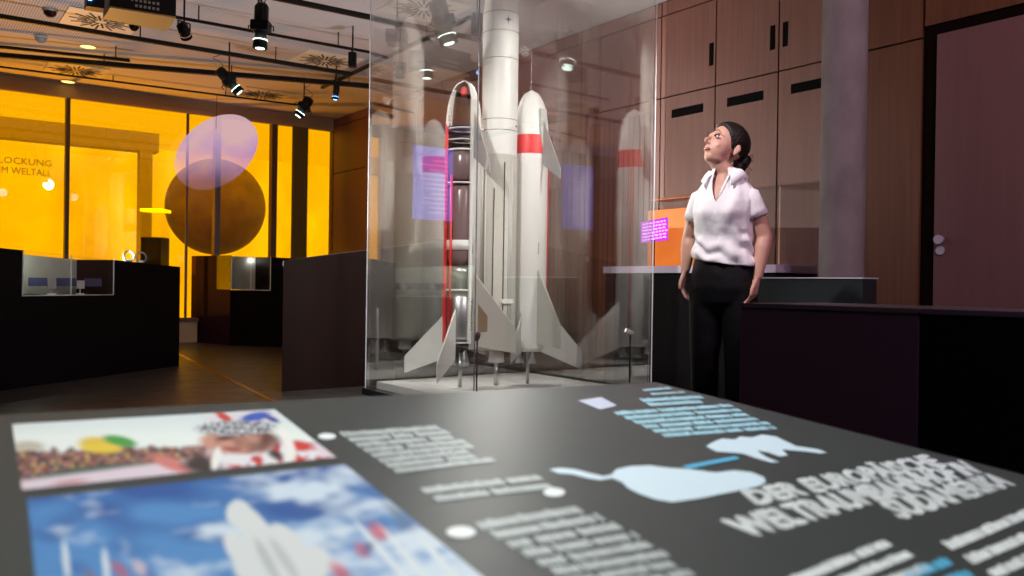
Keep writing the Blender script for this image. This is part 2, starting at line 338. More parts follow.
# slots
for y, z0, z1 in ((4.505, 2.60, 2.78), (3.925, 2.60, 2.78), (3.815, 2.60, 2.78)):
    B((WX-.024, y-.022, z0), (WX-.021, y+.022, z1)).build('handle_slot', M['slot'], wall)
for y0, y1 in ((4.58, 4.92), (4.00, 4.34), (3.42, 3.76)):
    B((WX-.024, y0, 2.245), (WX-.021, y1, 2.315)).build('air_slot', M['slot'], wall)
for z in (1.0,):
    B((WX-.024, 3.30, z-.10), (WX-.021, 3.36, z+.16)).build('handle_slot', M['slot'], wall)
B((WX-.022, -.02, 2.50), (WX-.001, 2.78, CZ-.01)).build('wall_panel', M['wood_dark'], wall)
B((WX-.022, BY, 0.0), (WX-.001, -.06, CZ-.01)).build('wall_panel', M['wood_dark'], wall)
dr = B((WX-.028, 0.0, .01), (WX-.002, 2.70, 2.43)).build('door_1', M['door'], bevel=.003)
tag(dr, 'large plum brown flush door framed by a black gap', 'door', kind='structure')
kb = MB().tube([(WX-.028, 2.645, 1.155), (WX-.05, 2.645, 1.155)], .014, 20).tube([(WX-.05, 2.645, 1.155), (WX-.085, 2.645, 1.155)], [.025, .028], 24)
kb.build('door_handle', M['knob'], dr)
MB().tube([(WX-.028, 2.655, 1.09), (WX-.04, 2.655, 1.09)], .027, 24).tube([(WX-.04, 2.655, 1.09), (WX-.042, 2.655, 1.09)], .006, 10).build('lock_plate', M['knob'], dr)
col = MB().lathe([(.133, 0), (.133, CZ)], (4.70, 3.01, 0), 48)
tag(col.build('concrete_column', M['concrete']), 'round bare concrete column standing before the wood wall', 'column', kind='structure')
# ------------------------------------------------------------------ beyond the amber glass
struct('ground_outside', B((-8, WY+.12, -.1), (12, 24, 0)), M['ground'], 'pale ground beyond the amber glass', 'ground')
struct('outer_wall', MB().box((-8, 19, 0), (12, 19.3, 3.6)), M['pale'], 'pale facade far beyond the amber glass', 'wall')
struct('outer_beam', MB().box((-8, 15.2, 3.0), (3.6, 15.5, 3.32)).box((1.05, 15.2, 0), (1.2, 15.4, 3.0)).box((3.3, 15.2, 0), (3.5, 15.4, 3.0)), M['beam'], 'dull beam on thin posts beyond the amber glass', 'beam')
gb = MB().ball((0, 0, 0), .775, 48, 32).build('globe', M['ball']); gb.location = atd(216, 207, 13.7)
tag(gb, 'big dark round globe standing beyond the amber glass', 'globe')
MB().tube([(0, 0, -.76), (0, 0, -gb.location.z)], .03, 16).build('stand_pole', M['black'], gb)
p = atd(155, 262, 12.6)
vt = empty('glass_vitrine', (p.x, p.y, 0), 'small dark pedestal with lit glass top beyond the amber glass', 'vitrine', -YAW)
B((-.15, -.15, 0), (.15, .15, 1.46)).build('pedestal', M['black'], vt)
B((-.15, -.15, 1.461), (.15, .15, 1.84)).build('glass_cover', M['thin'], vt)
B((-.16, -.16, 1.842), (.16, .16, 1.88)).build('light_cap', M['bulb'], vt)
# ------------------------------------------------------------------ added film disc glowing in place of a lavender light patch
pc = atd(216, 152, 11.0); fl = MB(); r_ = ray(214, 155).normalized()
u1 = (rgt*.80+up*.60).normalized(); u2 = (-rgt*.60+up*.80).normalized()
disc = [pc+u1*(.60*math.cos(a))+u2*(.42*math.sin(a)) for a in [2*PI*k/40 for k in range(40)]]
o = MB().prism(disc, fwd*.01).build('light_patch_disc', M['film'])
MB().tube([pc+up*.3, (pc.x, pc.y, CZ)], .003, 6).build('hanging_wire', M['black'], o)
tag(o, 'added translucent oval disc standing in for lavender light before the dark globe', 'disc')
# ------------------------------------------------------------------ glass showcase and plinth
X0, X1, Y0, Y1, GH = 2.86, 4.38, 4.30, 5.77, 3.22
case = empty('glass_showcase', (X0, Y0, 0), 'tall clear glass showcase enclosing the white rocket model', 'showcase')
MB().box((X0-.02, Y0-.02, 0), (X1+.02, Y1+.02, .045)).build('base_frame', M['black'], case, True)
B((X0+.06, Y0+.06, .046), (X1-.06, Y1-.06, .10)).build('plinth', M['plat'], case, True)
t = .012
for lo, hi in (((X0, Y0, .046), (X1, Y0+t, GH)), ((X0, Y1-t, .046), (X1, Y1, GH)), ((X0, Y0+t+.001, .046), (X0+t, Y1-t-.001, GH)), ((X1-t, Y0+t+.001, .046), (X1, Y1-t-.001, GH))):
    B(lo, hi).build('glass_pane', M['glass'], case, True)
for x, y in ((X0, Y0), (X0, Y1), (X1, Y0), (X1, Y1)):
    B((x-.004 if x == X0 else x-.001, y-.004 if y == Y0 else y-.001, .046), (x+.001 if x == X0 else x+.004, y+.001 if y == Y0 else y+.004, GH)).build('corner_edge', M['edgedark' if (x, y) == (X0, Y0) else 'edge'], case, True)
for i, (x, y, ti) in enumerate(((2.945, 4.40, 0), (4.275, 4.41, 1))):
    s = empty('stem_spotlight', (x, y, .10), ['small black stem lamp in the near corner of the glass showcase', 'small black stem lamp with pale head in the right corner of the glass showcase'][i], 'lamp', 0, 'stem lamps inside the showcase')
    MB().lathe([(.0, 0), (.035, 0), (.035, .008), (.0, .008)], n=24).build('foot', M['black'], s)
    MB().tube([(0, 0, .008), (0, 0, .40)], .0055, 10).build('stem', M['black'], s)
    tv = (Vector((RC.x, RC.y, .9))-Vector((x, y, .5))).normalized()
    MB().tube([Vector((0, 0, .41))-tv*.03, Vector((0, 0, .41))+tv*.035], .017, 16).build('head', M['black' if i == 0 else 'silver'], s)
    MB().tube([Vector((0, 0, .41))+tv*.0355, Vector((0, 0, .41))+tv*.038], .013, 16).build('lens', M['bulb'], s)
# ------------------------------------------------------------------ rocket model
rk = empty('rocket_model', (RC.x, RC.y, .10), 'large white launch rocket model with two winged boosters in the showcase', 'rocket model')
def rl(x, d, z=0):            # camera aligned offset from the axis -> rocket local
    q = W(x, d, 0)-W(-.085, 6.2, 0); return Vector((q.x, q.y, z-.10))
R = .131
ogive = [(R*max(0, 1-t_**2.8), 2.70+.47*t_) for t_ in [k/16 for k in range(17)]]
def core_r(z): return R*max(0, 1-max(0, (z-2.70)/.47)**2.8)
MB().lathe([(R*.98, 1.78-.1), (R, 1.79-.1), (R, 2.69-.1)]+[(r, z-.1) for r, z in ogive], n=64).build('fairing', M['white'], rk)
cs = MB().lathe([(.0, .36-.1), (R*1.02, .36-.1), (R*1.035, .40-.1), (R*1.035, 1.775-.1), (R*.97, 1.78-.1)], n=64).build('main_stage', M['offwhite'], rk)
for z in (2.81, 2.475, 2.035, 1.955):
    MB().lathe([(core_r(z-.0022)+.0008, z-.1-.0022), (core_r(z)+.0012, z-.1), (core_r(z+.0022)+.0008, z-.1+.0022)], n=64).build('panel_line', M['line'], rk)
for z in [.55, .7, .85, 1.0, 1.15, 1.3, 1.45, 1.6]:
    MB().lathe([(R*1.036, z-.1-.0012), (R*1.038, z-.1), (R*1.036, z-.1+.0012)], n=48).build('weld_line', M['bracket'], cs)
dots = MB()
for k in range(60):
    a = 2*PI*k/60; dots.box((R-.001, -.003, 2.668-.1), (R+.0015, .003, 2.675-.1), Matrix.Rotation(a, 4, 'Z'))
dots.build('rivet_row', M['line'], rk)
def polar(a, r, z): return Vector((r*math.cos(a), r*math.sin(a), z-.1))
CA = math.atan2(-CS, -SN)         # direction from rocket towards the camera
# cable ducts on the main stage, emblem, dark dot
for dx, z0, z1 in ((-.25, .55, 1.53), (.32, .35, 1.72)):
    MB().tube([polar(CA+dx, R*1.05, z0), polar(CA+dx, R*1.05, (z0+z1)/2), polar(CA+dx+.03*(dx < 0), R*1.05, z1)], .0045, 8).build('cable_duct', mat('duct', (.07, .04, .03), .5), rk)
for dx in (-.75, .62, .8):
    MB().tube([polar(CA+dx, R*1.04, .42), polar(CA+dx, R*1.04, 1.74)], .006, 8).build('feed_line', M['bracket'], rk)
st = MB()
for k in range(4):
    a = k*PI/4; c0 = polar(CA+.42, R+.001, 2.745)
    tx = Vector((-math.sin(CA+.42), math.cos(CA+.42), 0)); L = .040 if k % 2 == 0 else .018
    d = tx*math.cos(a)+Vector((0, 0, 1))*math.sin(a); e = -tx*math.sin(a)+Vector((0, 0, 1))*math.cos(a)
    nn = Vector((math.cos(CA+.42), math.sin(CA+.42), 0))
    st.prism([c0-d*L+nn*.001, c0-e*.0045+nn*.001, c0+d*L+nn*.001, c0+e*.0045+nn*.001], nn*.001)
st.build('emblem', M['emblem'], rk)
MB().ball(polar(CA+1.15, R, 1.99), .008).build('sensor_dot', M['line'], rk)
# engine and stand of the core
MB().lathe([(.02, .355-.1), (.05, .35-.1), (.055, .30-.1), (.062, .27-.1), (.0, .27-.1)], n=32).build('engine_nozzle', M['white'], rk)
MB().tube([(0, 0, .27-.1), (0, 0, .001)], .017, 20).build('stand_pole', M['steel'], rk)
def booster(x, d, cut):
    c = rl(x, d, .10); c.z = 0
    r = .129; cc = Vector((c.x, c.y, -.1))
    def prof(rr, dz=0): return [(rr, .38)]+[(rr, 1.95)]+[(rr*math.sqrt(max(0, 1-t_**2.1)), 1.95+(.35-dz)*t_) for t_ in [k/12 for k in range(1, 13)]]
    nm = 'booster'
    if not cut:
        b = MB().lathe([(0, .345), (r*.8, .345), (r, .38)]+prof(r)[1:], cc, 56).build(nm, M['white'], rk)
        MB().lathe([(r+.0012, 1.81), (r+.0014, 1.82), (r+.0014, 1.945), (r+.0012, 1.95)], cc, 56).build('red_band', M['red'], b)
    else:
        ca = CA
        a0, a1 = ca+.56, ca-1.22+2*PI
        out = prof(r); inn = prof(r-.007, .007)[::-1]
        b = MB().lathe(out+inn, cc, 44, a0, a1, closed=True).build(nm, M['white'], rk)
        MB().lathe(prof(r-.008, .008), cc, 44, a0+.02, a1-.02).build('inner_skin', M['inner'], b)
        for aa, em in ((a0-.012, 'white'), (a1+.012, 'red')):
            e = MB(); pr = prof(r+.001)[:(3 if aa > PI else 3)]
            lo_, hi_ = (.42, 1.97)
            rad = Vector((math.cos(aa), math.sin(aa), 0)); tn = Vector((-math.sin(aa), math.cos(aa), 0))
            e.prism([cc+rad*(r-.014)+Vector((0, 0, lo_))-tn*.009, cc+rad*(r+.006)+Vector((0, 0, lo_))-tn*.009, cc+rad*(r+.006)+Vector((0, 0, hi_))-tn*.009, cc+rad*(r-.014)+Vector((0, 0, hi_))-tn*.009], tn*.018)
            e.build('cut_edge', M[em], b)
        # nose lattice
        la = MB()
        for k in range(5):
            aa = a1+.03+k*.13
            pts = [cc+Vector((rr*math.cos(aa), rr*math.sin(aa), zz)) for rr, zz in prof(r-.002)[1:11]]
            la.tube(pts, .0028, 6)
        for zz in range(2, 10, 1):
            rr, z_ = prof(r-.002)[zz]
            la.tube([cc+Vector((rr*math.cos(a1+.03+q*.13), rr*math.sin(a1+.03+q*.13), z_)) for q in range(5)], .0028, 6)
        la.build('nose_lattice', M['white'], b)
        MB().ball(cc+Vector((math.cos(ca), math.sin(ca), 0))*.03+Vector((0, 0, 2.21)), (.026, .026, .036)).build('pressure_ball', M['pink'], b)
        tk = MB().lathe([(0, 1.56), (.06, 1.565), (.10, 1.59), (.112, 1.62), (.112, 1.75), (.10, 1.78), (0, 1.80)], cc, 40)
        tk.lathe([(0, .97), (.06, .975), (.10, 1.0), (.110, 1.03), (.110, 1.50), (.10, 1.53), (.05, 1.545), (0, 1.55)], cc, 40)
        tk.build('upper_tank', M['tank'], b)
        MB().lathe([(0, .44), (.10, .445), (.112, .47), (.112, .74), (.09, .775), (.03, .79), (0, .79)], cc, 40).build('lower_tank', M['steel'], b)
        for z in (1.08, 1.785, 1.55, .79, .42, 1.86, 1.94):
            h = .07 if z == 1.08 else (.006 if z > 1.8 or z < .5 else .012)
            MB().lathe([(.085, z), (.119, z), (.119, z+h), (.085, z+h)], cc, 40, closed=True).build('ring_frame', M['white'], b)
        MB().lathe([(.0, .79), (.03, .80), (.028, .87), (.07, .90), (.09, .95), (0, .96)], cc, 32).build('tank_dome', M['steel'], b)
        MB().tube([cc+polar(ca-.62, .128, .52+.1), cc+polar(ca-.62, .128, 1.60+.1)], .009, 10).build('feed_pipe', M['red'], b)
        MB().ball(cc+polar(ca-.62, .128, 1.60+.1), .011).build('pipe_elbow', M['red'], b)
    # bottom engines
    for q in range(3):
        a = CA+.5+q*2.1; ec = cc+Vector((.062*math.cos(a), .062*math.sin(a), 0))
        MB().lathe([(.008, .36), (.014, .335), (.018, .31), (.032, .255), (.030, .255), (0, .31)], ec, 20).build('engine_nozzle', M['steel'], b)
    MB().tube([cc+Vector((0, 0, .345)), cc+Vector((0, 0, .101))], .013, 16).build('stand_pole', M['steel'], b)
    return b, cc, r
def wing(b, cc, r, ox, od, rt, tt, tb, rb, m='fin', th=.012, nm='wing', r0=None):
    q = W(ox, od, 0); R_ = q.length; q.normalize(); tn = Vector((-q.y, q.x, 0))
    r0 = r0 if r0 is not None else r*.9
    P = [(r0, rt), (R_, tt), (R_, tb), (r0, rb)]
    # tapered thickness
    vs = []
    for sgn in (-1, 1):
        for (rr, z), t_ in zip(P, (th, th*.45, th*.45, th)):
            vs.append(cc+q*rr+Vector((0, 0, z))+tn*sgn*t_*.5)
    return MB().add(vs, [(0, 1, 2, 3), (7, 6, 5, 4), (0, 4, 5, 1), (1, 5, 6, 2), (2, 6, 7, 3), (3, 7, 4, 0)]).build(nm, M[m], b, bevel=.0015), q, tn
def canard(b, cc, r, ox, od):
    q = W(ox, od, 0).normalized(); tn = Vector((-q.y, q.x, 0))
    vs = []
    for sgn in (-1, 1):
        for rr, z in ((r*.92, 2.08), (r+.185, 1.68), (r+.185, 1.61), (r*.92, 1.74)):
            vs.append(cc+q*rr+Vector((0, 0, z))+tn*sgn*.006)
    MB().add(vs, [(0, 1, 2, 3), (7, 6, 5, 4), (0, 4, 5, 1), (1, 5, 6, 2), (2, 6, 7, 3), (3, 7, 4, 0)]).build('canard', M['findark'], b)
    MB().prism([cc+q*(r*.97)+tn*s*.035+Vector((0, 0, z)) for s, z in ((-1, 2.14), (.8, 2.14), (.8, 1.90), (.0, 1.82), (-1, 1.98))], q*.012).build('canard_mount', M['bracket'], b)
lb, lc, r = booster(-.34, 6.06, True)
wing(lb, lc, r, -.43, .23, .64, .297, .17, .306, 'white')
wing(lb, lc, r, -.13, -.43, .66, .307, .17, .305, 'white')
wa, q, tn = wing(lb, lc, r, .394, -.36, .93, .543, .375, .404)
MB().prism([lc+q*a+Vector((0, 0, z))-tn*.0085 for a, z in ((.18, .70), (.27, .62), (.27, .51), (.18, .50))], tn*.017).build('cutaway_patch', M['brownpatch'], wa)
canard(lb, lc, r, .5, -.62)
rb_, rc, r = booster(.15, 6.34, False)
wing(rb_, rc, r, .22, -.38, .97, .558, .39, .41)
wing(rb_, rc, r, .437, .40, .73, .32, .17, .34, 'white')
wing(rb_, rc, r, -.13, -.25, .62, .36, .27, .34)
canard(rb_, rc, r, .5, -.55)
g = MB().box((-.045, -.012, -.016), (.045, .02, .016), Matrix.Translation(polar(CA+.55, R*1.06, .72)) @ Matrix.Rotation(CA+.55+PI/2, 4, 'Z')).build('strut', M['white'], rk)
# vertical marking letters on boosters
def marks(b, cc, r, da, z0, z1, k):
    g = MB(); a = CA+da; rad = Vector((math.cos(a), math.sin(a), 0)); tg = Vector((-rad.y, rad.x, 0)); z = z1
    for i in range(k):
        h = (z1-z0)/k*.62; wd = .0055
        g.prism([cc+rad*(r+.0005)+tg*wd*sx+Vector((0, 0, z-h*sz)) for sx, sz in ((-1, 0), (1, .1 if i % 2 else 0), (.5 if i % 3 else 1, 1), (-1, .9))], rad*.0012); z -= (z1-z0)/k
    g.build('marking', M['line'], b)
marks(lb, lc, r, .66, 1.05, 1.12, 4); marks(lb, lc, r, .66, .50, .72, 9)
marks(rb_, rc, r, .52, 1.06, 1.15, 5)
# red rim on right booster side and connecting struts
for z in (1.96, .72):
    for s_, cc_ in ((-1, lc), (1, rc)):
        mid = Vector((cc_.x, cc_.y, 0)).normalized()
        MB().tube([mid*(R*.9)+Vector((0, 0, z-.1)), mid*(R+.03)+Vector((0, 0, z-.1))], .012, 10).build('strut', M['white'], rk)
e = MB(); mid = W(1, -.05, 0).normalized()
e.tube([rc+mid*(r+.001)+Vector((0, 0, .45)), rc+mid*(r+.001)+Vector((0, 0, 1.81))], .006, 8); e.build('red_side_line', M['red'], rb_)
# ------------------------------------------------------------------ dark furniture
def niche(name, label, p0, p1, dep, z0, z1, s0, s1, zf, nd, m, m2):
    """block with front line p0->p1, depth vector dep, top heights z0/z1 and a niche from s0..s1 above zf"""
    root = empty(name, (p0.x, p0.y, 0), label, 'display block')
    L = lambda s: p0.lerp(p1, s); Zt = lambda s: z0+(z1-z0)*s
    def blk(a, b, d0, d1, zb, zt=None):
        A, B_ = L(a), L(b)
        pts = [A+dep*d0, B_+dep*d0, B_+dep*d1, A+dep*d1]
        return pts, zb, [zt or Zt(a), zt or Zt(b), zt or Zt(b), zt or Zt(a)]
    g = MB()
    g.foot(*blk(0, 1, 0, 1, 0, zf)); g.foot(*blk(0, s0, 0, 1, zf)); g.foot(*blk(s1, 1, 0, 1, zf)); g.foot(*blk(s0, s1, nd, 1, zf))
    g.build('body', M[m], root, True)
    e = .004/ (p1-p0).length
    MB().foot(*blk(s0+e, s1-e, nd-.01, nd-.002, zf+.002)).build('lining', M[m2], root, True)
    gl = MB().foot(*blk(s0+e, (s0+s1)/2-e, .0, .012, zf+.003)); gl.build('glass_pane', M['thin'], root, True)
    gl = MB().foot(*blk((s0+s1)/2+e, s1-e, .0, .012, zf+.003)); gl.build('glass_pane', M['thin'], root, True)
    for s in (s0, (s0+s1)/2, s1):
        A = L(s)-dep.normalized()*.006
        MB().box((A.x-.004, A.y-.004, zf), (A.x+.004, A.y+.004, Zt(s)+.003)).build('pane_edge', M['edge'], root, True)
    A, B_ = L(s0)-dep.normalized()*.004, L(s1)-dep.normalized()*.004
    MB().tube([(A.x, A.y, zf), (B_.x, B_.y, zf)], .005, 6).build('bottom_rail', M['edge'], root, True)
    return root
V2 = lambda px, d: Vector((W((px-512)/F*d, d).x, W((px-512)/F*d, d).y, 0))
pa, pb = V2(-60, 5.75), V2(180, 8.25)
fr = lambda px: (lambda r0: ( (r0[0]) ))([0])
def frac(px, a, b):
    lo, hi = 0, 1
    for _ in range(40):
        mid_ = (lo+hi)/2; q_ = a.lerp(b, mid_); xx = CS*q_.x-SN*q_.y; dd = SN*q_.x+CS*q_.y
        if 512+F*xx/dd < px: lo = mid_
        else: hi = mid_
    return lo
dep1 = W(-1.0, .45)
n1 = niche('display_block', 'black display block at far left with a glazed corner niche', pa, pb, dep1, 1.075, .965, frac(22, pa, pb), frac(113, pa, pb), .70, .42, 'blacklac', 'lining')
A = pa.lerp(pb, frac(48, pa, pb))+dep1*.2
light('niche_fill', 'POINT', (A.x, A.y, .99), (A.x, A.y, 0), 2.6, (.9, 1, .85), shadow_soft_size=0)  # unseen point light added to brighten the niche lining
for px, z, lab in ((72, .70, 'left'), (100, .70, 'right')):
    A = pa.lerp(pb, frac(px, pa, pb))+dep1*.22
    s = empty('satellite_model', (A.x, A.y, z), 'small blue winged satellite model in the %s half of the far left niche' % lab, 'satellite model')
    MB().box((-.03, -.03, .05), (.03, .03, .12)).build('bus', M['steel'], s); B((-.17, -.004, .07), (-.032, .004, .14)).build('solar_panel', M['emblem'], s); B((.032, -.004, .07), (.17, .004, .14)).build('solar_panel', M['emblem'], s)
    B((-.03, -.03, 0.001), (.03, .03, .01)).build('foot', M['white'], s); B((-.004, -.004, .01), (.004, .004, .05)).build('stem', M['steel'], s)
for i, px in enumerate((133, 145)):
    f_ = frac(px, pa, pb); A = pa.lerp(pb, f_)+dep1*(.05); zt = 1.075+(.965-1.075)*f_
    s = empty('metal_ring', (A.x, A.y, zt+.012), ['shiny metal ring standing on the far left block, left of two', 'shiny metal ring standing on the far left block, right of two'][i], 'ring', -YAW, 'rings on the far left block')
    g = MB(); g.tube([(.047*math.cos(a), 0, .0-.01+.047*math.sin(a)-.0) for a in [2*PI*k/24+.0 for k in range(25)]], .008, 8, False); o = g.build('band', M['chrome'], s); o.location = (0, 0, .05)
    MB().box((-.02, -.006, .0), (.02, .006, .012)).build('foot', M['steel'], s)
# block 2
pa, pb = V2(231, 10.9), V2(300, 10.7)
n2 = niche('display_block', 'black display block with painted violet side light and pale glazed niche below the globe', pa, pb, W(-.73, .60), 1.165, 1.13, .0001, frac(270, pa, pb), .72, .35, 'blacklac', 'lining')
d2_ = W(-.73, .60); o_ = W(-.004, -.004); q0, q1, q2_ = pa+o_, pa+d2_*.35+o_, pa+d2_+o_
MB().prism([q0, q2_, q2_+Vector((0, 0, 1.165)), q1+Vector((0, 0, 1.165)), q1+Vector((0, 0, .72)), q0+Vector((0, 0, .72))], W(-.003, -.003)).build('side_face', mat('violet_lit_lacquer', (.022, .007, .030), .8, spec=.05), n2, True)  # violet light on the block's side put into this colour
MB().prism([q0+Vector((0, 0, .722)), q1+Vector((0, 0, .722)), q1+Vector((0, 0, 1.165)), q0+Vector((0, 0, 1.165))], W(-.003, -.003)).build('glass_pane', M['thin'], n2, True)
A = pa.lerp(pb, .3)+W(-.62, 1.15)*.12
light('niche_fill', 'POINT', (A.x, A.y, 1.1), (A.x, A.y, 0), 0.4, (.9, .95, .9), shadow_soft_size=0)  # added point light without a lamp body, brightens the second niche
# block 3 (behind the showcase)
a = V2(283, 6.43); b = Vector((4.25, 6.22, 0)); 
g = MB().foot([a, b, b+Vector((0, .55, 0)), a*1.10], 0, [1.0, 1.27, 1.27, 1.0])
o = g.build('display_block', M['brownlac'], bevel=.003); tag(o, 'dark brown angular block rising to the right behind the glass showcase', 'display block')
# right hand counter, split where lit plum and shaded black are painted
o = B((2.99, 1.60, 0), (3.62, 2.40, .755)).build('counter', M['sheenlac'], bevel=.003); tag(o, 'black counter part with painted plum light beside the standing visitor', 'counter')
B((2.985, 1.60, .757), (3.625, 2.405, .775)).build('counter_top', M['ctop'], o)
o = B((2.99, .25, 0), (3.62, 1.594, .755)).build('counter', M['blacklac'], bevel=.003); tag(o, 'black counter part with painted shade at the right picture edge', 'counter')
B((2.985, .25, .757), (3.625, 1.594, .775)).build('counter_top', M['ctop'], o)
o = B((4.30, 2.62, 0), (4.44, 3.42, .90)).build('partition', M['teal'], bevel=.003); tag(o, 'low slate coloured partition before the concrete column', 'partition')
o = B((4.292, 2.615, .901), (4.448, 3.425, .908)).build('capping', M['edge'], o)
ct = B((4.75, 3.52, 0), (5.19, 5.2, .945)).build('long_counter', M['blacklac']); tag(ct, 'dark counter with pale lilac top behind the visitor', 'counter')
B((4.73, 3.51, .947), (5.195, 5.21, 1.0)).build('counter_top', mat('lilac_white_top', (.55, .48, .62), .4), ct)
vt = empty('counter_vitrine', (4.8, 3.56, 1.001), 'clear glass vitrine on the counter behind the visitor', 'vitrine')
vg = MB()
for lo, hi in (((4.79, 3.54, 1.002), (4.798, 5.15, 1.52)), ((4.80, 3.532, 1.002), (5.17, 3.54, 1.52)), ((4.79, 3.532, 1.521), (5.17, 5.15, 1.528))): vg.box(lo, hi)
vg.build('glass_pane', M['thin'], vt, True)
B((4.786, 3.528, 1.002), (4.792, 3.534, 1.528)).build('pane_edge', mat('warm_glass_edge', (.9, .6, .35), .3), vt, True)
bp = B((5.13, 4.55, 1.002), (5.15, 5.10, 1.48)).build('reflection_panel', M['orange']); tag(bp, 'added orange glow standing in for the window reflection in the counter vitrine', 'panel')  # emissive panel added for the amber window's reflection in the vitrine
sc = empty('text_screen', (4.95, 4.8, 1.12), 'glowing magenta screen with rows of text left of the visitor', 'screen')
p0 = atd(641, 219, 6.35)
def scr(px, py, off=0): return atd(px, py, 6.75)-fwd*off
MB().prism([scr(641, 222), scr(668, 217), scr(668, 240), scr(641, 243)], fwd*.02).build('display', M['magenta'], sc, True)
g = MB()
for i in range(6):
    x = 642.5
    while x < 665:
        wd = random.uniform(1.5, 4.5); y_ = 224+i*3.2-(x-641)*.17
        g.prism([scr(x, y_, .004), scr(x+wd, y_-.2, .004), scr(x+wd, y_+1.3, .004), scr(x, y_+1.5, .004)], fwd*.002); x += wd+1
g.build('text_rows', M['mtext'], sc, True)
pp = scr(654, 241); B((pp.x-.006, pp.y-.006, 1.002), (pp.x+.006, pp.y+.006, pp.z+.01)).build('stand', M['black'], sc, True)
# floor strip
a, b = onz(174, 352, 0), onz(282, 406, 0); dirv = (b-a).normalized(); nn = Vector((-dirv.y, dirv.x, 0))
o = MB().prism([a-nn*.02, b-nn*.02, b+nn*.02, a+nn*.02], (0, 0, .004)).build('floor_strip', M['brass']); tag(o, 'thin amber metal strip inlaid in the dark floor', 'strip', kind='structure')
# blue screen by the window wall, left of the picture, seen as reflection in the showcase glass
bs = empty('wall_screen', (-1.15, WY-.1, 1.9), 'tall glowing blue screen by the amber windows, reflected in the showcase', 'screen')
B((-1.5, WY-.12, 1.85), (-.8, WY-.08, 3.0)).build('display', M['bluescreen'], bs, True)
g = MB()
for i in range(12): g.box((-1.42, WY-.124, 1.95+i*.075), (-1.42+random.uniform(.25, .55), WY-.121, 1.975+i*.075))
g.build('text_rows', M['btext'], bs, True)
# ------------------------------------------------------------------ ceiling equipment
def track(name, label, x0, y0, x1, y1, z, w_=.035, h=.04):
    a, b = onz(x0, y0, z), onz(x1, y1, z); d = (b-a).normalized(); nn = Vector((-d.y, d.x, 0))*w_/2
    o = MB().prism([a-nn, b-nn, b+nn, a+nn], (0, 0, h)).build(name, M['black']); tag(o, label, 'track', 'lighting tracks under the ceiling')
    L = (b-a).length; k = .4
    while k < L:
        p_ = a+d*k; MB().tube([(p_.x, p_.y, z+h), (p_.x, p_.y, CZ+.001)], .006, 8).build('hanger', M['black'], o); k += 1.3
    return a, b
track('lighting_track', 'black lighting track carrying the tilted spotlight, nearest the amber ceiling', -80, 5.5, 352, 76, 3.08)
track('lighting_track', 'thin black lighting track meeting the hanging box lamp', 150, 14, 392, 57.5, 3.10, .022, .025)
track('lighting_track', 'black lighting track crossing the top edge, nearest the viewer', 240, -7, 480, 42, 3.08)
track('lighting_track', 'black cross track running from the window side toward the showcase', 322, 89, 470, 19, 3.175, .035, .03)
track('lighting_track', 'long thick black track at the start of the amber ceiling strip', -80, 51, 392, 90, 3.12, .06, .05)
track('lighting_track', 'thin dark rail over the amber ceiling strip', -60, 60, 300, 106, 3.17, .02, .02)
track('lighting_track', 'thin black track in the upper left corner', -80, 40, 130, 62, 3.10, .03, .03)
def profile_spot(px, py, z, h, r, tilt, lab, azim=0, on=True, box=False, lens='lamp'):
    c = onz(px, py, z)
    ax = Matrix.Rotation(azim-YAW, 4, 'Z') @ Matrix.Rotation(tilt, 4, 'Y')
    s = empty('spotlight', c, lab, 'spotlight', 0, 'spotlights hanging from the ceiling tracks')
    dn = (ax @ Vector((0, 0, -1))); sx = (ax @ Vector((0, 1, 0)))
    if box: MB().box((-r, -r, -h/2), (r, r, h/2), ax).build('housing', M['black'], s, bevel=.004)
    else:
        MB().tube([dn*(-h*.5), dn*(-h*.42), dn*(h*.15), dn*(h*.17), dn*(h*.3)], [r*.7, r, r, r*.8, r*.8], 20).build('housing', M['black'], s)
        MB().tube([dn*(h*.30), dn*(h*.5)], [r*.95, r*1.05], 20, False).build('barrel', M['black'], s)
        if h > .24:
            MB().box((-r*1.25, -r*1.05, -h*.12), (r*1.25, r*1.05, h*.10), ax).build('shutter_gate', M['black'], s, bevel=.004)
            for sg in (-1, 1): MB().tube([sx*0+(ax @ Vector((sg*r*1.2, 0, 0))), (ax @ Vector((sg*r*1.75, 0, .0))), (ax @ Vector((sg*r*1.8, 0, -.035)))], .005, 6).build('shutter_handle', M['black'], s)
            lp_ = [(-dn)*h*.45+Vector((.05*math.sin(q*.9)-.03, .04*math.cos(q*.9)-.04, .02*q)) for q in range(9)]
            MB().tube(lp_, .0035, 6).build('cable', M['black'], s)
        MB().tube([dn*(h*.31), dn*(h*.325)], r*1.0, 20).build('colour_ring', M[lens], s) if on else None
    y_ = MB(); top = CZ-z-.13
    for sg in (-1, 1): y_.tube([sx*sg*(r+.012), sx*sg*(r+.012)+Vector((0, 0, max(.06, min(top, h*.55))))], .006, 8)
    tz = Vector((0, 0, max(.06, min(top, h*.55)))); y_.tube([sx*(r+.012)+tz, -sx*(r+.012)+tz], .006, 8)
    y_.tube([tz, Vector((0, 0, CZ-z+.002))], .008, 8)
    y_.build('yoke', M['black'], s)
    if on: MB().tube([dn*(h*.5), dn*(h*.505)], r*.6, 16).build('lens', M[lens], s)
    return s, dn
profile_spot(184, 31, 2.86, .13, .045, .5, 'small black cylinder spotlight right of the projector', 2.6, False)
s, dn = profile_spot(261, 26, 2.72, .33, .052, .03, 'long black profile spotlight hanging straight down', 0, True)
s, dn = profile_spot(229, 81, 2.86, .30, .055, -.75, 'black spotlight tilted down to the right above the lavender light disc', .3)
profile_spot(304, 107, 2.9, .26, .06, .55, 'dark spotlight tilted down to the left beside the wood corner', .2)
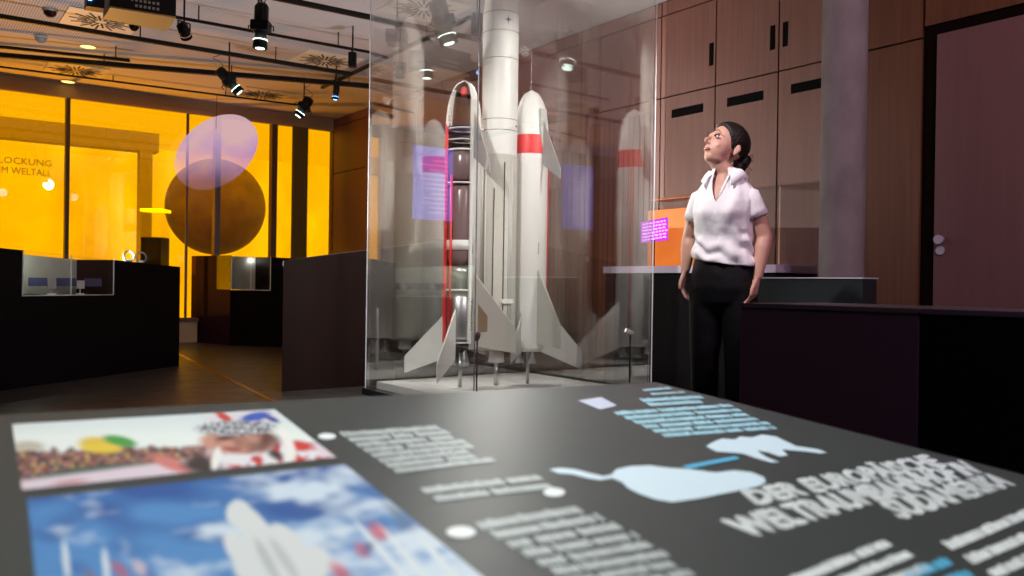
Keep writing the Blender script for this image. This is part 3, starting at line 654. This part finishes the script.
profile_spot(336, 92, 2.95, .17, .035, .1, 'slim spotlight glowing with blue light', 0, True, False, 'led')
profile_spot(352.5, 60, 2.93, .14, .035, 0, 'small plain black box lamp on the thin track', 0, False, True)
profile_spot(397, 38, 2.9, .11, .085, 0, 'flat dark box lamp behind the left showcase pane', 0, False, True)
profile_spot(443, 22, 3.03, .37, .075, -.3, 'large black spotlight seen through the showcase beside the rocket nose', .2)
profile_spot(477, 26, 3.0, .20, .045, 0, 'dark upright box lamp just left of the rocket nose', 0, False, True)
def vent(px, py, lab, s=.62, z=CZ-.012):
    c = onz(px, py, z)
    v = empty('ceiling_vent', (c.x, c.y, z), lab, 'vent', 0, 'swirl vents in the ceiling')
    MB().box((-s/2, -s/2, 0), (s/2, s/2, .011)).build('plate', M['vent'], v)
    g = MB()
    for k in range(24):
        a = 2*PI*k/24; r0, r1 = (.05, .2) if k % 2 else (.12, .27)
        g.box((r0*s/.62, -.009, -.003), (r1*s/.62, .009, -.0005), Matrix.Rotation(a, 4, 'Z'))
    g.build('swirl_slots', M['ventslot'], v)
vent(101, 22, 'square swirl vent beside the projector'); vent(325, 61, 'square swirl vent above the slim blue spotlight')
vent(262, 95, 'square swirl vent over the wood corner', z=CZ-.017); vent(76, 71, 'square swirl vent on the amber ceiling strip', z=CZ-.017); vent(424, 9, 'square swirl vent behind the large spotlight')
def dome(px, py, m, lab, r=.055):
    c = onz(px, py, CZ-.03)
    d = empty('ceiling_sensor', (c.x, c.y, CZ), lab, 'sensor', 0, 'domed sensors on the ceiling')
    MB().lathe([(0, -.002), (r*1.15, -.002), (r*1.15, -.02), (0, -.02)], n=24).build('collar', M['vent'], d)
    MB().lathe([(r, -.02), (r*.9, -.045), (r*.5, -.065), (0, -.07)], n=24).build('dome', M[m], d)
dome(50, 13, 'domered', 'dark red domed sensor in the top left corner'); dome(41, 39, 'silver', 'silver domed sensor between two tracks'); dome(134, 27, 'black', 'black domed sensor under the projector', .045)
for px, py, lab, zz in ((88, 47, 'round lit downlight between the left tracks', CZ), (68, 82, 'round lit downlight close to the amber windows', CZ-.005), (12, 96, None, 0)):
    if not lab: continue
    c = onz(px, py, zz-.01); d = empty('downlight', (c.x, c.y, zz-.012), lab, 'downlight', 0, 'ceiling downlights')
    MB().lathe([(.075, .01), (.09, .01), (.09, 0), (.075, 0)], n=28, closed=True).build('rim', M['vent'], d)
    MB().lathe([(0, .004), (.073, .004), (.073, .009), (0, .009)], n=28).build('lens', M['down'], d)
# projector
q = [onz(110, 7.6, 2.85), onz(176, 18, 2.85), onz(167, 31, 2.85), onz(103, 19, 2.85)]
pr = empty('ceiling_projector', (q[0].x, q[0].y, 2.85), 'black projector with tan underside hanging at top left', 'projector')
MB().prism(q, (0, 0, .012)).build('base_plate', M['gold'], pr, True)
q2 = [p_+Vector((0, 0, .0121)) for p_ in q]; MB().prism(q2, (0, 0, .20)).build('housing', M['black'], pr, True, bevel=.005)
ex = (q[1]-q[0]).normalized(); ey = (q[3]-q[0]).normalized()
g = MB()
for row, (n_, z) in enumerate(((7, .075), (6, .035))):
    for k in range(n_):
        p_ = q[0]+ex*(.14+row*.03+k*.03)+Vector((0, 0, z))-ey*.001; g.prism([p_, p_+ex*.018, p_+ex*.018+Vector((0, 0, .02)), p_+Vector((0, 0, .02))], -ey*.002)
g.build('label_print', M['silver'], pr, True)
MB().tube([q[0]+ex*.3+ey*.15+Vector((0, 0, .21)), q[0]+ex*.3+ey*.15+Vector((0, 0, .40))], .03, 16).build('mount', M['black'], pr, True)
p_ = q[0]-ex*.03+ey*.05
MB().prism([p_, p_-ex*.12, p_-ex*.12+ey*.12, p_+ey*.12], (0, 0, .16)).build('lens_unit', M['black'], pr, True)
MB().ball(p_-ex*.10-ey*.01+Vector((0, 0, .06)), .02).build('blue_lens', M['led'], pr, True)
# ------------------------------------------------------------------ info table
v1, v2 = ray(-15, 190), ray(1462, 342)
TN = v2.cross(v1).normalized()
if TN.z < 0: TN = -TN
T0 = CAMP+ray(655, 382)*2.35
def T(px, py, off=0.0):
    r0 = ray(px, py); t_ = (T0-CAMP).dot(TN)/r0.dot(TN); return CAMP+r0*t_+TN*off
P2 = T(655, 382); eR = (T(900, 443.7)-P2).normalized(); eL = (T(0, 415)-P2).normalized()
P3 = P2+eR*2.2; P1 = P2+eL*2.35; P4 = P1+eR*2.2
tb = empty('info_table', (P2.x, P2.y, 0), 'dark grey slanted information table with printed photos, map and text', 'table')
MB().prism([P1-TN*.03, P2-TN*.03, P3-TN*.03, P4-TN*.03], TN*.03).build('tabletop', M['tabletop'], tb, True)
i1, i2 = P1+eR*.15-eL*.15, P2+eR*.15+eL*.15; i3 = P3-eR*.15+eL*.15; i4 = P4-eR*.15-eL*.15
MB().foot([i1, i2, i3, i4], 0, [q_.z-.04 for q_ in (i1, i2, i3, i4)]).build('body', M['tableside'], tb, True)
def lerp2(c, u, v):     # c = TL, TR, BR, BL points
    return c[0].lerp(c[1], u).lerp(c[3].lerp(c[2], u), v)
def tq(c, off): return [T(x, y, off) for x, y in c]
def tline(s, quad, off=.0012):
    c = tq(quad, off); vv, ff = text_mesh(s); x0 = min(v.x for v in vv); x1 = max(v.x for v in vv)
    y0, y1 = 0.0, max(v.y for v in vv if True)
    cap = .73 if y1 > .8 else y1
    return [lerp2(c, (v.x-x0)/(x1-x0), 1-v.y/.70) for v in vv], ff
hd = MB()
for s, qd in (('DER EUROPÄISCHE', [(742, 492), (925, 455), (945, 465.5), (758, 505)]), ('WELTRAUMBAHNHOF IN', [(722, 521), (960, 461), (980, 473), (750, 538)]), ('SÜDAMERIKA', [(879, 503), (992, 473), (1013, 485), (902, 519)])):
    vv, ff = tline(s, qd); hd.add(vv, ff)
# thicken the heading by offset copies (bold)
base_v, base_f = list(hd.v), list(hd.f)
for du in ((eR*.0048), (-eR*.0048), (eL*.0048), (-eL*.0048)):
    hd.add([v+du for v in base_v], base_f)
hd.build('heading', M['ink'], tb, True, recalc=False)
def para(name, quads_rows, mm, rnd, off=.0012):
    """rows of (x0,y0,x1,y1,h) in picture coordinates, each filled with word bars"""
    g = MB()
    for (x0, y0, x1, y1, h) in quads_rows:
        a_, b_ = T(x0, y0, off), T(x1, y1, off); L = (b_-a_).length; d = (b_-a_).normalized(); 
        s_ = T(x0+h*.9, y0+h, off)-a_; sd = s_-d*s_.dot(d)*.3; k = 0
        ch = sd.length*.55
        while k < L:
            wl_ = rnd.uniform(2, 7)*ch
            # letters: short upright bars plus a midline
            j = 0
            while j < wl_ and k+j < L:
                cw = ch*.62; lw = cw*rnd.uniform(.8, 1.0); o0 = a_+d*(k+j); ht = rnd.choice((.92, .92, .92, 1.08))
                g.add([o0+sd*(.75-ht), o0+d*lw+sd*(.75-ht), o0+d*lw+sd*.75, o0+sd*.75], [(0, 1, 2, 3)]); j += cw*1.05
            k += wl_+ch*.6
    return g.build(name, mm, tb, True, recalc=False)
rr = random.Random(3)
def block(x0, y0, x1, y1, n_, dx, dy, h, wj=0, shrink=0):
    rows = []
    for i in range(n_):
        e_ = rr.uniform(-wj, wj); f_ = e_*(y1-y0)/(x1-x0)
        rows.append((x0+dx*i, y0+dy*i, x1+dx*i*(1+shrink)+e_, y1+dy*i*(1+shrink)+f_, h))
    return rows
para('paragraph', block(340, 434, 438, 427, 8, 7.6, 5.2, 4.4, 6, -.1), M['greyink'], rr)
para('paragraph', block(421, 490, 534, 477, 2, 12, 8, 6, 3), M['greyink'], rr)
para('paragraph', block(476, 525, 583, 507, 8, 15, 9.2, 8, 8), M['greyink'], rr)
para('paragraph', block(614, 413, 728, 405, 6, 9.5, 4.4, 3.6, 4), M['cyanink'], rr)
para('paragraph', block(640, 400, 698, 396.5, 2, 7, 4.2, 3.4, 4), M['cyanink'], rr)
para('paragraph', [(642, 390, 668, 388, 2.2), (650, 394, 682, 391.8, 2.2)], M['cyanink'], rr)
para('paragraph', block(770, 588, 890, 540, 3, 16, 13, 9, 6), M['ink'], rr)
para('paragraph', block(944, 545, 1060, 498, 4, 22, 14, 9, 4), M['ink'], rr)
para('paragraph', block(900, 577, 945, 560, 3, 20, 13, 9, 4), M['blueink'], rr)
def poly(name, pts, mm, off=.0012):
    g = MB(); g.add(tq(pts, off), [tuple(range(len(pts)))]); return g.build(name, mm, tb, True, recalc=False)
poly('map_of_south_america', [(549, 470), (560, 468.5), (575, 470), (590, 474), (603, 477), (612, 475), (616, 470), (630, 467), (650, 466), (664, 468), (690, 470), (715, 473), (735, 471), (752, 473), (764, 478), (766, 483), (758, 487), (735, 492), (700, 499), (672, 503), (655, 500), (640, 495), (628, 489), (622, 483), (612, 479), (600, 481), (588, 479), (572, 475), (558, 474)], M['paleblue'])
poly('blue_route_line', [(682, 467), (735, 457), (740, 459.5), (688, 470)], M['blueink'], .0018)
poly('map_of_europe', [(706, 447), (712, 443), (722, 439), (735, 440), (740, 437), (752, 438), (762, 435), (776, 437), (786, 442), (797, 447), (806, 448), (818, 450), (827, 453), (820, 454), (806, 452), (793, 451), (782, 450), (788, 456), (780, 457), (768, 453), (757, 451), (765, 457), (779, 463), (771, 463), (757, 459), (742, 454), (728, 453), (716, 452)], M['paleblue'])
poly('small_label_picture', [(578, 401), (601, 397.5), (617, 406), (600, 410)], mat('pale_lilac_print', (.62, .64, .80), .5))
for c_, s_ in (((327, 437), (9, 3.2)), ((554, 493), (11, 4.5)), ((461, 533), (15, 6))):
    poly('pointer_mark', [(c_[0]+s_[0]*math.cos(a), c_[1]+s_[1]*math.sin(a)) for a in [2*PI*k/14 for k in range(14)]], M['ink'])
# printed photographs: a grid over each picture with painted colours
def mixc(a, b, t_): t_ = max(0, min(1, t_)); return tuple(x+(y-x)*t_ for x, y in zip(a, b))
def lin(r_, g_, b_): return tuple(((c/255)/12.92 if c < 10 else (((c/255)+.055)/1.055)**2.4) for c in (r_, g_, b_))
def ell(x, y, cx, cy, rx, ry, rot=0, soft=.25):
    dx, dy = x-cx, y-cy; c_, s_ = math.cos(rot), math.sin(rot); u = (dx*c_+dy*s_)/rx; v = (-dx*s_+dy*c_)/ry
    return max(0, min(1, (1-math.sqrt(u*u+v*v))/soft+.5))
def N(x, y, s_, z=0): return noise.noise(Vector((x*s_, y*s_, z)))
def paint1(x, y):
    c_ = mixc(lin(205, 212, 216), lin(228, 230, 226), (y-412)/25)
    hor = 450-.03*(x-15)
    t_ = (y-hor)/3+N(x, y, .12)*1.6
    crowd = mixc(lin(58, 42, 42), lin(176, 128, 112), .42+N(x, y*1.3, .16, 2)*1.1+N(x, y, .4, 3)*.5)
    if N(x, y*1.5, .22, 9) > .30: crowd = lin(60, 66, 100)
    if N(x, y*1.5, .2, 5) > .34: crowd = lin(196, 160, 90)
    if N(x, y*1.5, .2, 15) > .30: crowd = lin(150, 60, 56)
    c_ = mixc(c_, lin(176, 160, 140), ell(x, y, 28, 447, 16, 6, 0, .6)*.8)
    c_ = mixc(c_, crowd, t_)
    c_ = mixc(c_, lin(218, 184, 70), ell(x, y, 100, 445, 21, 8, .12, .5)); c_ = mixc(c_, lin(66, 150, 62), ell(x, y, 120, 441, 17, 5, .2, .5))
    c_ = mixc(c_, lin(225, 190, 60), ell(x, y, 100, 448, 20, 4, .02, .5))
    c_ = mixc(c_, lin(60, 88, 74), ell(x, y, 95, 471, 58, 5, -.10, .5))
    c_ = mixc(c_, lin(218, 198, 208), (y-(479-.13*(x-20)))/4)
    c_ = mixc(c_, lin(176, 84, 84), ell(x, y, 70, 482, 18, 2.5, -.12, .8)*.6)
    c_ = mixc(c_, lin(206, 120, 112), ell(x, y, 172, 464, 22, 6, .35, .6)); c_ = mixc(c_, lin(52, 36, 38), ell(x, y, 203, 464, 20, 9, 0, .6))
    body = ell(x, y, 268, 457, 60, 20, .12, .3)
    c_ = mixc(c_, mixc(lin(226, 220, 224), lin(198, 52, 56), N(x, y, .11, 4)*2.6), body)
    c_ = mixc(c_, lin(205, 48, 44), ell(x, y, 300, 446, 13, 5, .1, .6)); c_ = mixc(c_, lin(60, 40, 46), ell(x, y, 276, 455, 9, 4, .4, .8))
    face = ell(x, y, 240, 441, 40, 13, .0, .25)
    c_ = mixc(c_, mixc(lin(196, 140, 122), lin(96, 56, 50), (x-225)/48+N(x, y, .09, 8)*.7), face)
    c_ = mixc(c_, lin(84, 48, 46), ell(x, y, 226, 438, 9, 2.2, -.1, .8)); c_ = mixc(c_, lin(150, 60, 60), ell(x, y, 232, 449, 9, 1.8, .1, .8))
    c_ = mixc(c_, lin(236, 228, 224), ell(x, y, 284, 444, 9, 20, -.45, .3)*(1-ell(x, y, 277, 443, 6.5, 15, -.4, .3)))
    band = ell(x, y, 236, 428, 40, 7.5, -.02, .3)
    c_ = mixc(c_, lin(214, 206, 210), ell(x, y, 242, 418, 38, 9, .0, .4))
    c_ = mixc(c_, lin(52, 84, 178), ell(x, y, 255, 417, 15, 4.5, -.2, .5)); c_ = mixc(c_, lin(196, 58, 52), ell(x, y, 224, 417, 9, 3.5, .5, .6)); c_ = mixc(c_, lin(52, 70, 150), ell(x, y, 272, 419, 8, 2.5, .4, .7))
    c_ = mixc(c_, mixc(lin(206, 206, 212), lin(52, 50, 60), .5+N(x, y*1.6, .3, 7)*1.5), band)
    c_ = mixc(c_, lin(232, 226, 222), ell(x, y, 216, 459, 4.5, 12, .2, .4))
    return c_
def paint2(x, y):
    b_ = mixc(lin(22, 78, 150), lin(70, 130, 190), (y-470)/80+N(x, y*2.2, .02)*1.2)
    cl = N(x*.55+y*.5, y*1.9, .022, 3)+N(x, y*2, .06, 6)*.35+(x-200)/420
    c_ = mixc(b_, lin(205, 215, 228), cl*1.6)
    wht = lin(214, 214, 214); sh = lin(168, 170, 174)
    for cx, cy, rx, ry, rot in ((262, 540, 14, 46, -.62), (238, 513, 12, 13, 0), (262, 560, 30, 24, -.5), (236, 548, 10, 18, -.5), (290, 548, 14, 30, -.7), (300, 572, 34, 22, -.6)):
        c_ = mixc(c_, wht, ell(x, y, cx, cy, rx, ry, rot, .18))
    c_ = mixc(c_, sh, ell(x, y, 268, 562, 5, 26, -.5, .5)*.7); c_ = mixc(c_, sh, ell(x, y, 285, 560, 5, 26, -.6, .5)*.6)
    for cx, cy, ry in ((66, 560, 20), (106, 566, 18), (385, 555, 45), (410, 560, 45), (440, 560, 40)):
        c_ = mixc(c_, lin(215, 220, 225), ell(x, y, cx, cy, 3, ry, -.12 if cx < 200 else -.72, .4))
    for cx, cy, rx, ry, cc_ in ((120, 570, 9, 5, (190, 70, 60)), (140, 568, 7, 6, (225, 190, 190)), (90, 575, 6, 4, (120, 90, 100)), (378, 532, 8, 7, (215, 70, 70)), (362, 550, 7, 6, (205, 80, 90)), (368, 548, 4, 7, (50, 60, 110)), (340, 572, 10, 7, (200, 50, 60)), (398, 515, 16, 6, (80, 100, 130)), (150, 574, 5, 4, (60, 90, 160))):
        c_ = mixc(c_, lin(*cc_), ell(x, y, cx, cy, rx*1.2, ry*.9, .8, 1.0)*.75)
    return c_
def picture(name, quad, nu, nv, fn, off, lab):
    c = tq(quad, off); me = bpy.data.meshes.new(name); inv = tb.matrix_basis.inverted(); vs_ = []; cols = []
    for j in range(nv+1):
        for i in range(nu+1):
            p_ = lerp2(c, i/nu, j/nv); vs_.append(inv @ p_)
            r0 = p_-CAMP; dz = r0.dot(fwd); px = 512+F*r0.dot(rgt)/dz; py = 288-F*r0.dot(up)/dz; cols.append(fn(px, py))
    me.from_pydata([tuple(v) for v in vs_], [], [(j*(nu+1)+i, j*(nu+1)+nu+i+1, j*(nu+1)+nu+i+2, j*(nu+1)+i+1) for j in range(nv) for i in range(nu)])
    ca = me.color_attributes.new('print', 'FLOAT_COLOR', 'POINT')
    for i, c_ in enumerate(cols): ca.data[i].color = (*c_, 1)
    me.materials.append(M['print_']); o = bpy.data.objects.new(name, me); C.objects.link(o); o.parent = tb; o['label'] = lab
picture('crowd_photograph', [(12, 425), (275, 410), (336, 458), (22, 491)], 230, 90, paint1, .0012, 'printed photo of a crowd with a person in a patterned cap')
picture('launcher_photograph', [(27, 500), (345, 465), (560, 641), (50, 720)], 230, 170, paint2, .0012, 'printed photo of a white rocket against blue sky')
# ------------------------------------------------------------------ woman
wp = W(1.025, 4.1)
wm = empty('person', (wp.x, wp.y, 0), 'woman in white polo and black trousers gazing up at the rocket', 'person', -math.radians(34)-YAW)
body = MB()
def ring(cx, cy, z, rx, ry, n=28, p=2.0, tilt=0):
    out = []
    for k in range(n):
        a = 2*PI*k/n; c_, s_ = math.cos(a), math.sin(a)
        out.append(Vector((cx+rx*abs(c_)**(2/p)*(1 if c_ > 0 else -1), cy+ry*abs(s_)**(2/p)*(1 if s_ > 0 else -1), z+tilt*s_)))
    return out
HM = Matrix.Translation((-.032, -.022, 1.434)) @ Matrix.Rotation(-math.radians(32), 4, 'Z') @ Matrix.Rotation(-math.radians(27), 4, 'X') @ Matrix.Scale(1.07, 4)
def H(x, y, z): return HM @ Vector((x, y, z))
# torso
body.loft([ring(0, .0, .80, .13, .10), ring(0, .0, .90, .15, .11), ring(0, 0, 1.0, .125, .092), ring(0, 0, 1.10, .13, .095), ring(0, -.005, 1.2, .13, .095), ring(0, 0, 1.27, .13, .08), ring(0, .005, 1.33, .10, .06), ring(0, .01, 1.39, .052, .050)])
body.tube([(0, .015, 1.34), (0, .01, 1.40), H(0, .012, .01), H(0, .01, .06)], [.056, .050, .048, .052], 20)
# head (local: z up from neck joint, -y is the face)
hr = HM.to_3x3().to_4x4()
body.ball(H(0, .012, .125), (.072, .092, .083), 28, 20, hr)        # cranium
body.ball(H(0, -.030, .065), (.056, .058, .075), 24, 16, hr)       # face
body.ball(H(0, -.052, .012), (.028, .026, .026), 16, 12, hr)       # chin
body.ball(H(0, -.020, .018), (.046, .050, .030), 20, 12, hr)       # jaw
body.ball(H(.034, -.058, .062), (.018, .016, .018), 14, 10, hr); body.ball(H(-.034, -.058, .062), (.018, .016, .018), 14, 10, hr)
body.tube([H(0, -.084, .104), H(0, -.097, .086), H(0, -.109, .069), H(0, -.100, .060)], [.006, .0075, .0098, .0085], 12)
body.ball(H(.009, -.092, .061), (.007, .008, .006), 10, 8, hr); body.ball(H(-.009, -.092, .061), (.007, .008, .006), 10, 8, hr)
body.ball(H(0, -.080, .114), (.038, .010, .011), 16, 8, hr)        # brow
body.ball(H(0, -.084, .036), (.019, .011, .008), 12, 8, hr)
for s in (-1, 1):
    body.tube([H(s*.070, .012, .05), H(s*.078, .018, .062), H(s*.083, .024, .082), H(s*.080, .016, .098), H(s*.072, .006, .092)], [.007, .008, .008, .008, .006], 10)
    body.ball(H(s*.073, .014, .075), (.007, .013, .022), 10, 8, hr)
def arm(s, el, wr, hd_, curl):
    sh = Vector((s*.132, .0, 1.268)); el, wr, hd_ = Vector(el), Vector(wr), Vector(hd_)
    body.tube([sh+Vector((-s*.05, 0, .0)), sh, sh.lerp(el, .3), sh.lerp(el, .65), el, el.lerp(wr, .25), el.lerp(wr, .6), wr], [.038, .044, .042, .040, .036, .038, .031, .023], 20)
    d = (hd_-wr).normalized(); side = Vector((0, -1, 0)); side = (side-d*side.dot(d)).normalized(); nrm = d.cross(side)   # side = thumb direction (forward)
    pm = wr+d*.075
    body.tube([wr-d*.01, wr+d*.02, wr+d*.05, wr+d*.08], [(.020, .015), (.030, .013), (.036, .013), (.034, .011)], 16, up_=side)
    for k, (off, ln) in enumerate(((.025, .066), (.009, .074), (-.008, .069), (-.023, .054))):
        b0 = wr+d*.076+side*off; inw = -nrm*s if (-nrm*s).x*s < 0 else nrm*s
        q1 = b0+d*ln*.45+inw*curl*.25*ln; q2 = q1+d*ln*.32+inw*curl*.55*ln*.5; q3 = q2+d*ln*.2+inw*curl*.9*ln*.3+side*.002
        body.tube([b0-d*.015, b0, q1, q2, q3], [.0085, .0085, .0078, .0072, .0058], 10)
    t0 = wr+d*.025+side*.022
    body.tube([t0, t0+d*.028+side*.016, t0+d*.055+side*.020, t0+d*.072+side*.018], [.011, .0105, .009, .007], 10)
arm(-1, (-.195, .045, 1.09), (-.198, .0, .915), (-.200, -.03, .78), .7)
arm(1, (.188, .03, 1.085), (.172, -.02, .885), (.155, -.045, .76), .7)
# legs and feet
for s in (-1, 1):
    body.tube([(s*.075, 0, .88), (s*.08, 0, .70), (s*.08, -.01, .46), (s*.08, .01, .28), (s*.08, .015, .08)], [.085, .075, .052, .048, .036], 20)
    body.tube([(s*.08, .03, .05), (s*.085, -.04, .045), (s*.09, -.12, .03)], [.035, .036, .028], 16)
bo = body.build('body', M['skin'], wm)
rm = bo.modifiers.new('skin_union', 'REMESH'); rm.mode = 'VOXEL'; rm.voxel_size = .0042; rm.use_smooth_shade = True
sm_ = bo.modifiers.new('smooth', 'SMOOTH'); sm_.factor = .5; sm_.iterations = 9
# eyes, brows, lips
for s in (-1, 1):
    e_ = MB().ball(H(s*.030, -.0775, .096), (.0118, .0088, .0068), 16, 12, hr).build('eye', M['eye'], bo)
    MB().ball(H(s*.030-.002, -.0855, .098), (.0074, .0035, .0066), 12, 8, hr).build('iris', M['iris'], e_)
    if s > 0: MB().tube([H(s*.043, -.079, .098), H(s*.036, -.087, .105), H(s*.026, -.0885, .1055), H(s*.017, -.086, .099)], .0017, 6).build('eyelash', M['brow'], e_)
    MB().tube([H(s*.052, -.078, .114), H(s*.038, -.091, .124), H(s*.020, -.096, .121), H(s*.013, -.096, .117)], [.001, .0022, .0022, .0014], 8).build('eyebrow', M['brow'], bo)
lp = MB()
lp.tube([H(-.022, -.083, .034), H(-.010, -.0915, .040), H(0, -.0925, .0385), H(.010, -.0915, .040), H(.022, -.083, .034)], [.001, .0024, .0024, .0024, .001], 8)
lp.tube([H(-.020, -.083, .033), H(-.008, -.090, .030), H(.008, -.090, .030), H(.020, -.083, .033)], [.001, .003, .003, .001], 8)
lp.build('lips', M['lip'], bo)
# hair: skull shell that drops inside the skin over the face
hb = MB(); n_, m_ = 56, 36; vs_ = []
for i in range(m_+1):
    t_ = PI*i/m_
    for k in range(n_):
        a = 2*PI*k/n_; d = Vector((math.sin(t_)*math.cos(a), math.sin(t_)*math.sin(a), math.cos(t_)))
        # hairline: front boundary as function of height
        front = -.62+.35*max(0, -d.z)*2.2
        lim = d.y-(-.86 if d.z > .5 else -.86+(.5-d.z)*.64)
        k_ = max(0, min(1, lim/.10+.5)); low = max(0, min(1, (d.z+.62)/.12)); k_ *= low
        f_ = .90+k_*(.20+.012*math.sin(a*26+d.z*9))
        vs_.append(H(d.x*.074*f_, .012+d.y*.094*f_, .125+d.z*.085*f_))
hb.add(vs_, [(i*n_+k, i*n_+(k+1) % n_, (i+1)*n_+(k+1) % n_, (i+1)*n_+k) for i in range(m_) for k in range(n_)], True)
hb.ball(H(0, .112, .085), (.036, .032, .042), 20, 14, hr)
hb.ball(H(0.01, .095, .045), (.034, .028, .030), 16, 12, hr)
for k in range(16):
    a = k*.8; c0 = H(.0, .120, .085)
    rr_ = .030+.006*math.sin(k*2.3)
    pts = [c0+hr @ Vector((rr_*math.cos(a+q*.9), .012*math.sin(q+k), rr_*math.sin(a+q*.9)*1.1)) for q in range(4)]
    hb.tube(pts, .005, 6)
for k in range(6):
    c0 = H(.02*math.cos(k), .13, .06+.012*k); hb.tube([c0, c0+hr @ Vector((.01*math.sin(k*2), .02, -.005+.006*k)), c0+hr @ Vector((.02*math.sin(k*2), .03, -.015+.006*k))], .0015, 5)
hb.build('hair', M['hair'], bo)
# polo shirt
keys = [(.925, .158, .118), (.97, .155, .116), (1.03, .142, .108), (1.09, .138, .106), (1.15, .143, .114), (1.20, .148, .122), (1.25, .150, .112), (1.285, .146, .098), (1.315, .132, .084), (1.345, .112, .072), (1.38, .082, .062), (1.415, .060, .055)]
def prof_at(z):
    for (z0, a0, b0), (z1, a1, b1) in zip(keys[:-1], keys[1:]):
        if z <= z1:
            t_ = max(0, (z-z0)/(z1-z0)); return a0+(a1-a0)*t_, b0+(b1-b0)*t_
    return keys[-1][1:]
sh = MB(); n_, m_ = 96, 60; vs_ = []
for i in range(m_+1):
    for k in range(n_):
        a = 2*PI*k/n_; c_, s_ = math.cos(a), math.sin(a)
        fr_ = max(0, -s_)          # front
        dv = 1-abs(c_)/.46 if (s_ < 0 and abs(c_) < .46) else 0
        top = 1.415-.170*max(0, dv)**.85
        bot = .968+.010*s_-.022*c_
        z = bot+(top-bot)*(i/m_)
        rx, ry = prof_at(z)
        bust = .020*math.exp(-((z-1.195)/.05)**2)*(math.exp(-((c_-.45)/.3)**2)+math.exp(-((c_+.45)/.3)**2))*fr_
        fold = .0085*math.sin(70*z+5*c_+3*s_+4*noise.noise(Vector((c_*2, s_*2, z*8))))*max(0, min(1, (1.13-z)/.08))
        fold += .008*noise.noise(Vector((c_*3, s_*3, z*9)))
        p = 2.25
        vs_.append(Vector(((rx+fold)*abs(c_)**(2/p)*(1 if c_ > 0 else -1), (ry+bust+fold)*abs(s_)**(2/p)*(1 if s_ > 0 else -1), z)))
sh.add(vs_, [(i*n_+k, i*n_+(k+1) % n_, (i+1)*n_+(k+1) % n_, (i+1)*n_+k) for i in range(m_) for k in range(n_)], True)
for s, el in ((-1, Vector((-.195, .045, 1.09))), (1, Vector((.188, .03, 1.085)))):
    s0 = Vector((s*.085, 0, 1.292)); s1 = Vector((s*.122, 0, 1.270)); en = s1.lerp(el, .50)
    sh.tube([s0, s1, s1.lerp(en, .35), s1.lerp(en, .7), en, en+(s1-en)*.06], [(.042, .040), .053, .053, .053, .057, .048], 32, cap=False)
so = sh.build('polo_shirt', M['shirt'], wm, recalc=False)
sd = so.modifiers.new('cloth', 'SOLIDIFY'); sd.thickness = .003; sd.offset = 0
# collar with two flaps
cl = MB(); n_ = 40; rows = []
for j, (dr_, dz_) in enumerate(((0, .0), (.006, .014), (.016, .016), (.032, -.002), (.050, -.030))):
    row = []
    for k in range(n_+1):
        u = k/n_; a = -PI/2+.62+(2*PI-1.24)*u
        c_, s_ = math.cos(a), math.sin(a); fr2 = max(0, -s_)**3
        zz = 1.392-.045*fr2+dz_+(-.030*fr2 if j == 4 else 0)
        row.append(Vector(((.062+dr_)*c_, .004+(.058+dr_)*s_-(.012*fr2 if j >= 3 else 0), zz)))
    rows.append(row)
cl.add([q_ for r0 in rows for q_ in r0], [(j*(n_+1)+k, j*(n_+1)+k+1, (j+1)*(n_+1)+k+1, (j+1)*(n_+1)+k) for j in range(4) for k in range(n_)], True)
co = cl.build('collar', M['shirt'], so, recalc=False); sd = co.modifiers.new('cloth', 'SOLIDIFY'); sd.thickness = .004
MB().tube([(.040, -.060, 1.375), (.022, -.088, 1.315), (.004, -.107, 1.25)], [(.004, .008)]*3, 8).build('placket', M['shirt'], so)
# trousers
tr = MB()
tr.loft([ring(0, 0, .70, .10, .06), ring(0, 0, .77, .158, .105), ring(0, 0, .84, .166, .118), ring(0, 0, .90, .160, .115), ring(0, 0, .96, .148, .108), ring(0, 0, .985, .142, .102)])
for s in (-1, 1):
    pts = [(s*.076, 0, .86), (s*.080, 0, .76), (s*.084, 0, .62), (s*.086, -.008, .48), (s*.086, .0, .33), (s*.086, .012, .18), (s*.086, .015, .06)]
    tr.tube(pts, [.086, .088, .080, .068, .066, .064, .066], 28)
to = tr.build('trousers', M['trousers'], wm)
rm = to.modifiers.new('cloth_union', 'REMESH'); rm.mode = 'VOXEL'; rm.voxel_size = .007; rm.use_smooth_shade = True
sm_ = to.modifiers.new('smooth', 'SMOOTH'); sm_.factor = .5; sm_.iterations = 6
for s in (-1, 1):
    g = MB().loft([ring(s*.088, -.045, .0, .045, .125, 24, 2.3), ring(s*.088, -.045, .02, .046, .127, 24, 2.3), ring(s*.088, -.035, .05, .043, .112, 24, 2.2), ring(s*.088, .0, .085, .040, .070, 24), ring(s*.086, .02, .10, .038, .045, 24)])
    g.build('shoe', M['shoe'], wm)
